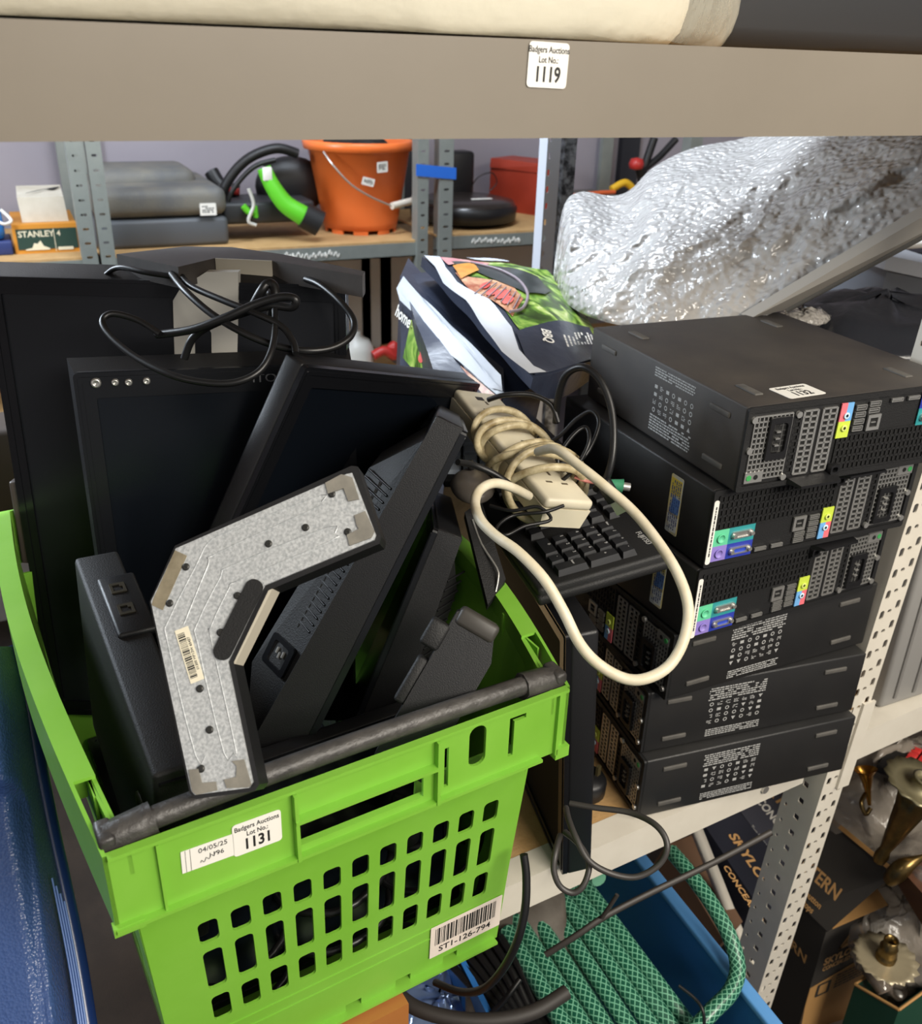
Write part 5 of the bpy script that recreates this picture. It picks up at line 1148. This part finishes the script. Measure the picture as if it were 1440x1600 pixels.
b = blob(lambda a, q: c0+Vector((.10*cos(a)*sin(q), .08*sin(a)*sin(q), .035*cos(q)))+noise.noise_vector(Vector((cos(a)*2.5, sin(a)*2.5, q*2)))*.02, 30, 16)
tag(b.build('shiny_bag', mat('shiny_blue_film', '8fa6cf', .12, .6, bump=('noise', 18, .6))), 'shiny pale blue plastic bag glinting under the crate', 'bag')
t = thing('dark_box', 'low dark blue-black box on the floor behind the cable bundle', 'box', T(.42, .86, -.01))
b = MB(); b.rbox((.25, .72, -.01), (.395, 1.0, .03), .004); b.rbox((.41, .75, -.01), (.41+.0, .76, .03), .001) if False else None; b.build('box_body', mat('navy_black_box', '1b2233', .4), t, True)

# cistern cartons
CART = mat('charcoal_carton', '35322f', .65, var=(5, .2, '3c3935')); KRAFT = mat('kraft_card', 'c0935a', .75, var=(8, .2, 'b4874f')); NAVYC = mat('blue_black_carton', '23252f', .4)
GOLDP = mat('tan_print', 'c79a63', .6)
D1 = 1.66; p0 = at(1290, 1457, D1); y0 = p0.y; x1 = onY(1387, 1418, y0).x; zt = p0.z; yb_ = y0+.34
c1 = thing('cistern_carton', 'upright charcoal and tan cistern carton with open flap, lot sticker, right of the white post', 'box', T(p0.x+.06, y0+.1, -.30))
b = MB(); b.box((p0.x, y0, -.30), (x1, yb_, zt)); bd1 = b.build('carton_body', CART, c1, True)
ff_ = frame((p0.x, y0-.0006, zt), (1, 0, 0), (0, 0, 1)); wc = x1-p0.x
b = MB(); b.plate([(0, -.42), (wc, -.42), (wc, -.125), (.0, -.150)], [], .0006, ff_); b.add([(0, -.20, .0008), (0, -.42, .0008), (.02, -.42, .0008)], [(0, 1, 2)], ff_, 1); kp_ = b.build('tan_panel', [KRAFT, CART], c1, True)
b = MB(); k = ff_ @ T(0, 0, .0006)
lg = k @ T(wc*.48, -.048, 0)
for q in range(3):
    s_ = 1-.28*q; b.add([(-.028*s_, -.020*s_, 0), (-.020*s_, -.020*s_, 0), (.004*s_, .022*s_, 0), (0, .028*s_, 0)], [(0, 1, 2, 3)], lg); b.add([(-.028*s_, -.020*s_, 0), (.014*s_, -.020*s_, 0), (.010*s_, -.014*s_, 0), (-.024*s_, -.014*s_, 0)], [(0, 1, 2, 3)], lg)
b.add([(.010, .028, 0), (.016, .028, 0), (.034, -.008, 0), (.028, -.008, 0)], [(0, 1, 2, 3)], lg)
b.text('SKYLO', .026, k @ T(wc*.33, -.088, 0), bold=.03, sx=.85); b.text('COMPACT', .015, k @ T(wc*.78, -.086, 0), sx=.75, bold=.02); b.text('CONCEALED CISTERN', .0165, k @ T(wc*.5, -.108, 0), sx=.70, bold=.02)
b.build('carton_print', GOLDP, c1, True)
b = MB(); k2 = ff_ @ T(0, 0, .0014)
for q in range(5): scribble(b, wc*.42, -.150-.0085*q, wc*.96, -.1445-.0085*q, k2, rows=1, dens=1, seed=q+2, h=.8)
b.plate(rrect(wc*.12, -.185, wc*.34, -.15, .003), [rrect(wc*.16, -.181, wc*.30, -.154, .002)], .0003, k2); b.build('small_print', CART, kp_, False) if False else b.build('small_print', CART, c1, True)
c = onY(1372, 1447, y0-.001); b = MB(); b.plate(rrect(-.026, -.018, .026, .018, .003), [], .0008, frame(c, (1, 0, .0), (0, 0, 1))); ls = b.build('lot_sticker', WLAB, c1, True)
b = MB(); b.text('1146', .016, frame(c+Vector((0, -.0011, -.004)), (1, 0, 0), (0, 0, 1)), bold=.02); scribble(b, -.02, .007, .02, .014, frame(c+Vector((0, -.0011, 0)), (1, 0, 0), (0, 0, 1)), rows=2, seed=5); b.build('sticker_lettering', INK, c1, True)
b = MB(); kl = frame((p0.x-.0006, yb_, zt), (0, -1, 0), (0, 0, 1))
b.text('CISTERN', .03, kl @ T(.26, -.10, 0), bold=.02); b.build('side_print', GOLDP, c1, True)
# kraft inner flap and charcoal outer flap
F0, F1, F2, F3 = at(1257, 1421, 1.70), at(1293, 1456, 1.655), at(1396, 1366, 1.60), at(1290, 1278, 1.75)
b = MB(); off = Vector((0, .003, -.004)); b.frustum([F0+off, F1+off, F2+off, F3+off], [F0, F1, F2, F3]); fl_ = b.build('outer_flap', CART, c1, True)
b = MB(); e0, e1 = F3, F2; u_ = (F2-F3).normalized(); n_f = (F1-F0).cross(F3-F0).normalized(); n_f = n_f if n_f.z > 0 else -n_f
w_ = Vector((.006, .016, .004)); b.frustum([e0, e1, e1+w_, e0+w_], [e0+n_f*.003, e1+n_f*.003, e1+w_+n_f*.003, e0+w_+n_f*.003]); b.build('flap_edge', KRAFT, c1, True)
G0, G1, G2 = at(1300, 1452, 1.665), at(1386, 1415, 1.67), at(1368, 1388, 1.70)
b = MB(); b.frustum([G0, G1, G2, G2.lerp(G0, .3)], [v+Vector((0, 0, .003)) for v in (G0, G1, G2, G2.lerp(G0, .3))]); b.build('inner_flap', KRAFT, c1, True)
fx = frame(F0.lerp(F2, .5)+n_f*.0012, F2-F3, F3-F0)
def flap_text(px, py, body, size, m):
    nn_ = n_f; P_ = F0; r_ = ray(px, py); s_ = (P_-CAMP).dot(nn_)/r_.dot(nn_); o_ = CAMP+r_*s_+nn_*.0012
    b = MB(); b.text(body, size, frame(o_, F2-F3, F3-F0 if (F2-F3).cross(F3-F0).dot(nn_) > 0 else F0-F3), bold=.02, sx=.9); return b.build('flap_lettering', m, fl_, True)
flap_text(1292, 1335, 'COMPACT', .034, GOLDP); flap_text(1275, 1368, 'CISTERN', .034, GOLDP); flap_text(1262, 1398, 'Two button', .016, GOLDP); flap_text(1255, 1410, 'two tops', .016, GOLDP)
# two further cartons behind the post
def quad_carton(label, q, d, down, mt, lines, ls_m):
    P = [at(*a, dd*1.07) for a, dd in zip(q, d)]; n_ = (P[1]-P[0]).cross(P[3]-P[0]).normalized(); r2 = ray(*q[2]); P[2] = CAMP+r2*((P[0]-CAMP).dot(n_)/r2.dot(n_)); n_ = n_ if n_.dot(CAMP-P[0]) > 0 else -n_
    t = thing('cistern_carton', label, 'box', T((P[0]+P[2])/2-n_*.06), 'cistern cartons under the shelf')
    b = MB(); b.frustum([p-n_*down for p in P], P); b.build('carton_body', mt, t, True)
    for px, py, body, size, m in lines:
        r_ = ray(px, py); s_ = (P[0]-CAMP).dot(n_)/r_.dot(n_); o_ = CAMP+r_*s_+n_*.001; X = P[1]-P[0]; Y = n_.cross(X)
        b = MB(); b.text(body, size, frame(o_, X, Y), bold=.025, sx=.9); b.build('carton_lettering', m, t, True)
quad_carton('blue-black cistern carton under the shelf, nearer the diagonal brace', [(1102, 1292), (1215, 1462), (1262, 1400), (1150, 1262)], [1.66, 1.52, 1.60, 1.74], .10, NAVYC,
            [(1166, 1338, 'SKYLO', .036, GOLDP), (1160, 1396, 'CONCEALED', .021, GOLDP)], None)
quad_carton('glossy cistern carton with glare painted as grey under the shelf, directly behind the white post', [(1150, 1260), (1235, 1370), (1330, 1310), (1250, 1215)], [1.77, 1.66, 1.70, 1.80], .10, mat('glare_toned_carton', '4a4b55', .25),  # glare on this face is put into the lighter base colour
            [(1222, 1252, 'SKYLO', .040, GOLDP), (1216, 1288, 'CONCEALED', .024, WLAB), (1185, 1306, 'Two button', .011, PRINT)], None)
q = [(1040, 1320), (1130, 1470), (1160, 1440), (1080, 1305)]
quad_carton('plain brown carton beside the green hose tail', q, [1.62, 1.50, 1.53, 1.65], .08, mat('brown_carton', '6b4f3a', .7), [], None)

# ---- right lower corner: brass parts in plastic, green box
BRASS = mat('aged_brass', '8f7646', .3, .9, var=(40, .2, '5f4f33')); GLASS = mat('clear_glass_drop', 'e8e6e0', .05, trans=.9)
def scal(n, a): return lambda i, th: 1+a*sin(n*th)
t = thing('candlestick', 'tall fluted brass candlestick with scalloped drip dish at right', 'candlestick', T(at(1372, 1345, 1.60)) @ RX(6) @ RY(8))
b = MB(); b.lathe([(.010, 0), (.012, .015), (.009, .03), (.014, .06), (.024, .13), (.030, .16), (.026, .165)], 24, wob=lambda i, th: 1+.06*sin(9*th)); b.build('stem', BRASS, t)
b = MB(); b.lathe([(.010, .165), (.045, .172), (.060, .180), (.062, .184), (.045, .178), (.020, .178), (.018, .192), (.022, .195), (.016, .196), (.014, .18)], 48, wob=lambda i, th: 1+(.05*sin(14*th) if i in (2, 3) else 0)); b.build('drip_dish', mat('dull_pewter_brass', '8b8468', .4, .6), t)
t = thing('brass_trumpet', 'small flared brass cone leaning beside the tall candlestick', 'ornament', frame(at(1358, 1258, 1.62), (1, 0, 0), (-.2, .9, -.4)))
b = MB(); b.lathe([(.003, 0), (.006, .03), (.012, .055), (.020, .065)], 20); b.build('cone', mat('bright_brass', 'b8863a', .25, .9), t)
t = thing('candle_cup', 'brass screw-threaded candle cup standing on a scalloped glassy dish', 'candle cup', T(at(1382, 1500, 1.58)))
b = MB(); b.lathe([(.016, 0), (.017, .012), (.014, .014), (.016, .02), (.013, .026), (.015, .032), (.012, .036), (.012, .050), (.009, .050), (.009, .03)], 20); b.build('cup', BRASS, t)
b = MB(); b.lathe([(.012, .0), (.040, -.003), (.050, .004), (.052, .006), (.040, .001), (.012, .004)], 48, wob=lambda i, th: 1+(.07*sin(16*th) if i in (2, 3) else 0)); b.build('dish', mat('smoky_dish', 'a59a80', .3, .3), t)
t = thing('brass_ornament', 'dark brass leaf ornament with a glass drop on a brown box', 'ornament', T(at(1425, 1350, 1.58)))
b = MB(); b.tube([(-.05, 0, -.02), (-.035, -.01, .02), (0, -.015, .035), (.04, 0, .03), (.06, .01, .0)], lambda q: .010+.006*sin(q*9), n=10); b.build('leaf_arm', BRASS, t)
b = MB(); b.lathe([(0, -.03), (.012, -.022), (.016, -.008), (.008, .008), (0, .014)], 14, T(0, -.02, .0)); b.build('glass_drop', GLASS, t)
b = MB(); b.tube([at(*q) for q in ((1352, 1240, 1.62), (1345, 1255, 1.61), (1352, 1272, 1.61), (1360, 1262, 1.61))], .004, n=8); tag(b.build('brass_hook', BRASS), 'small curled brass hook left of the flared cone', 'hook')
a = at(1402, 1380, 1.60); b = MB(); b.frustum([at(1396, 1372, 1.6), at(1455, 1470, 1.5), at(1480, 1440, 1.6), at(1430, 1360, 1.7)], [at(1402, 1352, 1.57), at(1462, 1420, 1.48), at(1490, 1395, 1.58), at(1430, 1335, 1.68)]); tag(b.build('brown_box', mat('brown_wood_box', '5b3a26', .5)), 'brown wooden box corner at the right edge of the photo', 'box')
def film(label, px, py, d, sx, sy, sz, seed, al=.35, m=None):
    c = at(px, py, d)
    b = blob(lambda a, q: c+Vector((sx*cos(a)*sin(q), sy*sin(a)*sin(q), sz*cos(q)))+noise.noise_vector(Vector((cos(a)*2+seed, sin(a)*2, q*2)))*.035+noise.noise_vector(Vector((cos(a)*6+seed, sin(a)*6, q*6)))*.012, 44, 24)
    return tag(b.build('plastic_bag', m or mat('crumpled_clear_film', 'ece4d4', .15, alpha=al, spec=.9, bump=('noise', 35, 1.0))), label, 'bag')
film('crumpled clear plastic bag behind the brass candlestick', 1400, 1250, 1.78, .16, .10, .13, 1, m=mat('milky_film', '9d9488', .22, alpha=.6, spec=.8, bump=('noise', 28, 1.0)))
film('crumpled clear plastic bag around the brass candle cup', 1412, 1455, 1.72, .10, .10, .09, 5, m=MATS['milky_film'])
film('crumpled clear plastic bag under the right shelf beam beside the post', 1340, 1180, 1.85, .09, .06, .09, 9, m=MATS['milky_film'])
GB = mat('bottle_green_box', '1f4a3a', .45)
t = thing('green_box', 'open bottle-green box with card rim at the bottom right corner', 'box', T(at(1405, 1590, 1.62)))
A_, B_, C3, D3 = at(1335, 1538, 1.66), at(1404, 1578, 1.58), at(1470, 1530, 1.60), at(1410, 1490, 1.70)
dn = Vector((0, 0, -.16))
for nm, (u, v) in (('box_wall', (A_, B_)), ('box_wall', (B_, C3)), ('box_wall', (C3, D3)), ('box_wall', (D3, A_))):
    n2 = (v-u).cross(dn).normalized()*.004; b = MB(); b.frustum([u+dn, v+dn, v+dn+n2, u+dn+n2], [u, v, v+n2, u+n2]); b.build(nm, GB, t, True)
    b = MB(); b.tube([u, u.lerp(v, .5), v], .003, n=4, sub=1); b.build('card_rim', KRAFT, t, True)
for k, (x, y) in enumerate(((1372, 1532), (1392, 1540), (1412, 1535), (1385, 1552))):
    c = at(x, y, 1.64+.01*k); t2 = thing('glass', ('small clear glass in the green box, leftmost', 'small clear glass in the green box, in the middle', 'small clear glass in the green box, at the right', 'small clear glass in the green box, nearest the front')[k], 'glass', T(c) @ RX(60*((k % 2)*2-1)), 'glasses in the green box')
    b = MB(); b.lathe([(.012, -.02), (.020, .02), (.0185, .02), (.011, -.017), (0, -.018)], 20); b.build('glass_bowl', mat('smoky_glass', 'b9a999', .08, trans=.75), t2)
b = MB(); b.frustum([at(1280, 1640, 1.75), at(1500, 1640, 1.7), at(1500, 1560, 1.95), at(1300, 1560, 1.95)], [v+Vector((0, 0, .01)) for v in (at(1280, 1640, 1.75), at(1500, 1640, 1.7), at(1500, 1560, 1.95), at(1300, 1560, 1.95))]); tag(b.build('white_cloth', mat('white_cloth', 'cdc6bb', .9)), 'off-white cloth lying on the floor at the bottom right corner', 'cloth')
t = thing('keyboard', 'black keyboard with glowing red keys under the right shelf beam', 'keyboard', frame(at(1424, 1166, 1.72), at(1512, 1198, 1.66)-at(1424, 1166, 1.72), at(1412, 1158, 1.72)-at(1420, 1210, 1.62)))
b = MB(); b.rbox((-.03, -.10, -.02), (.25, .03, -.004), .003); b.build('keyboard_case', BLKM, t)
for i in range(6):
    for j in range(4):
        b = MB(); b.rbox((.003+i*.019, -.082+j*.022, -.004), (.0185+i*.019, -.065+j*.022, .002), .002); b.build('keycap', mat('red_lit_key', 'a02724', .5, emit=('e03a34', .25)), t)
# grey panel drawers on the right shelf
a = onZ(1374, 1108, SH+.006); t = thing('plastic_cabinet', 'pale grey plastic drawer unit on the shelf right of the perforated post', 'box', T(a.x+.1, a.y+.1, SH+.005))
b = MB(); b.rbox((a.x, a.y, SH+.0055), (a.x+.4, a.y+.35, SH+.48), .006); b.build('drawer_body', mat('pale_grey_plastic', '8f8d8a', .5), t, True)
b = MB()
for k in range(3): b.rbox((a.x+.022+.04*k, a.y-.003, SH+.02), (a.x+.028+.04*k, a.y+.002, SH+.46), .001)
b.build('panel_ribs', mat('pale_grey_rib', '7d7b78', .5), t, True)
# ---- blue moulded chair at the left edge
BT = mat('blue_textured_plastic', '35528c', .34, bump=('voronoi', 330, .3), var=(5, .3, '4a6093')); BTD = mat('blue_smooth_plastic', '243f7c', .25)
ex_ = [(1000, 18), (1090, 40), (1160, 52), (1210, 60), (1290, 76), (1380, 96), (1480, 116), (1560, 130), (1680, 146)]
def xr(y):
    for (ya, xa_), (yb2, xb2) in zip(ex_[:-1], ex_[1:]):
        if y <= yb2: return xa_+(xb2-xa_)*(y-ya)/(yb2-ya)
    return ex_[-1][1]
def bl(u, v):
    y = 1010+650*v; x = -170+(xr(y)+170)*u; e = max(0, (u-.72)/.28)
    d = .93-.10*v+.10*e**2
    rec = 1/(1+exp(-(y-1228-40*max(0, (x-10)/40)**2)/5))*(1/(1+exp((x-(36+(y-1200)*.10))/3)))
    return at(x, y, d+.012*rec-(.012*exp(-((y-1215)/22)**2) if x < 40 else 0))
cht = thing('plastic_chair', 'blue moulded plastic chair back at the lower left edge', 'chair', T(bl(.6, .9)+Vector((0, 0, -.1))))
b = MB(); b.grid(bl, 60, 80, th=Vector((-.006, .02, -.012))); b.build('seat_shell', BT, cht, True)
b = MB()
for k in range(4): b.tube([at(xr(y)-13+k*4.0, y, .975-.10*(y-1010)/650) for y in (1372+k*12, 1450, 1520, 1600, 1660)], .0011, n=5, sub=3)
b.build('edge_ribs', mat('pale_blue_edge', '6f8fd0', .3), cht, True)
b = MB(); b.tube([at(xr(y)+1, y, 1.035-.10*(y-1010)/650) for y in (1010, 1100, 1200, 1300, 1400, 1500, 1600, 1670)], .010, n=10); b.build('rolled_edge', BTD, cht, True)
# green crate-like thing and leads far left behind the monitors
b = MB(); c = at(2, 700, 1.5); b.rbox((c.x-.25, c.y, c.z-.2), (c.x+.03, c.y+.1, c.z+.03), .01); tag(b.build('brown_pouch', mat('dark_brown_card', '3d332c', .7)), 'dark brown case just visible at the left edge behind the tall monitor', 'case')
b = MB(); b.tube([at(-20, 830, 1.25), at(10, 850, 1.2), at(25, 862, 1.18), at(60, 880, 1.16)], .004, n=8); tag(b.build('lead', CABLE), 'black lead crossing the rim of the crate at its back left corner', 'cable')
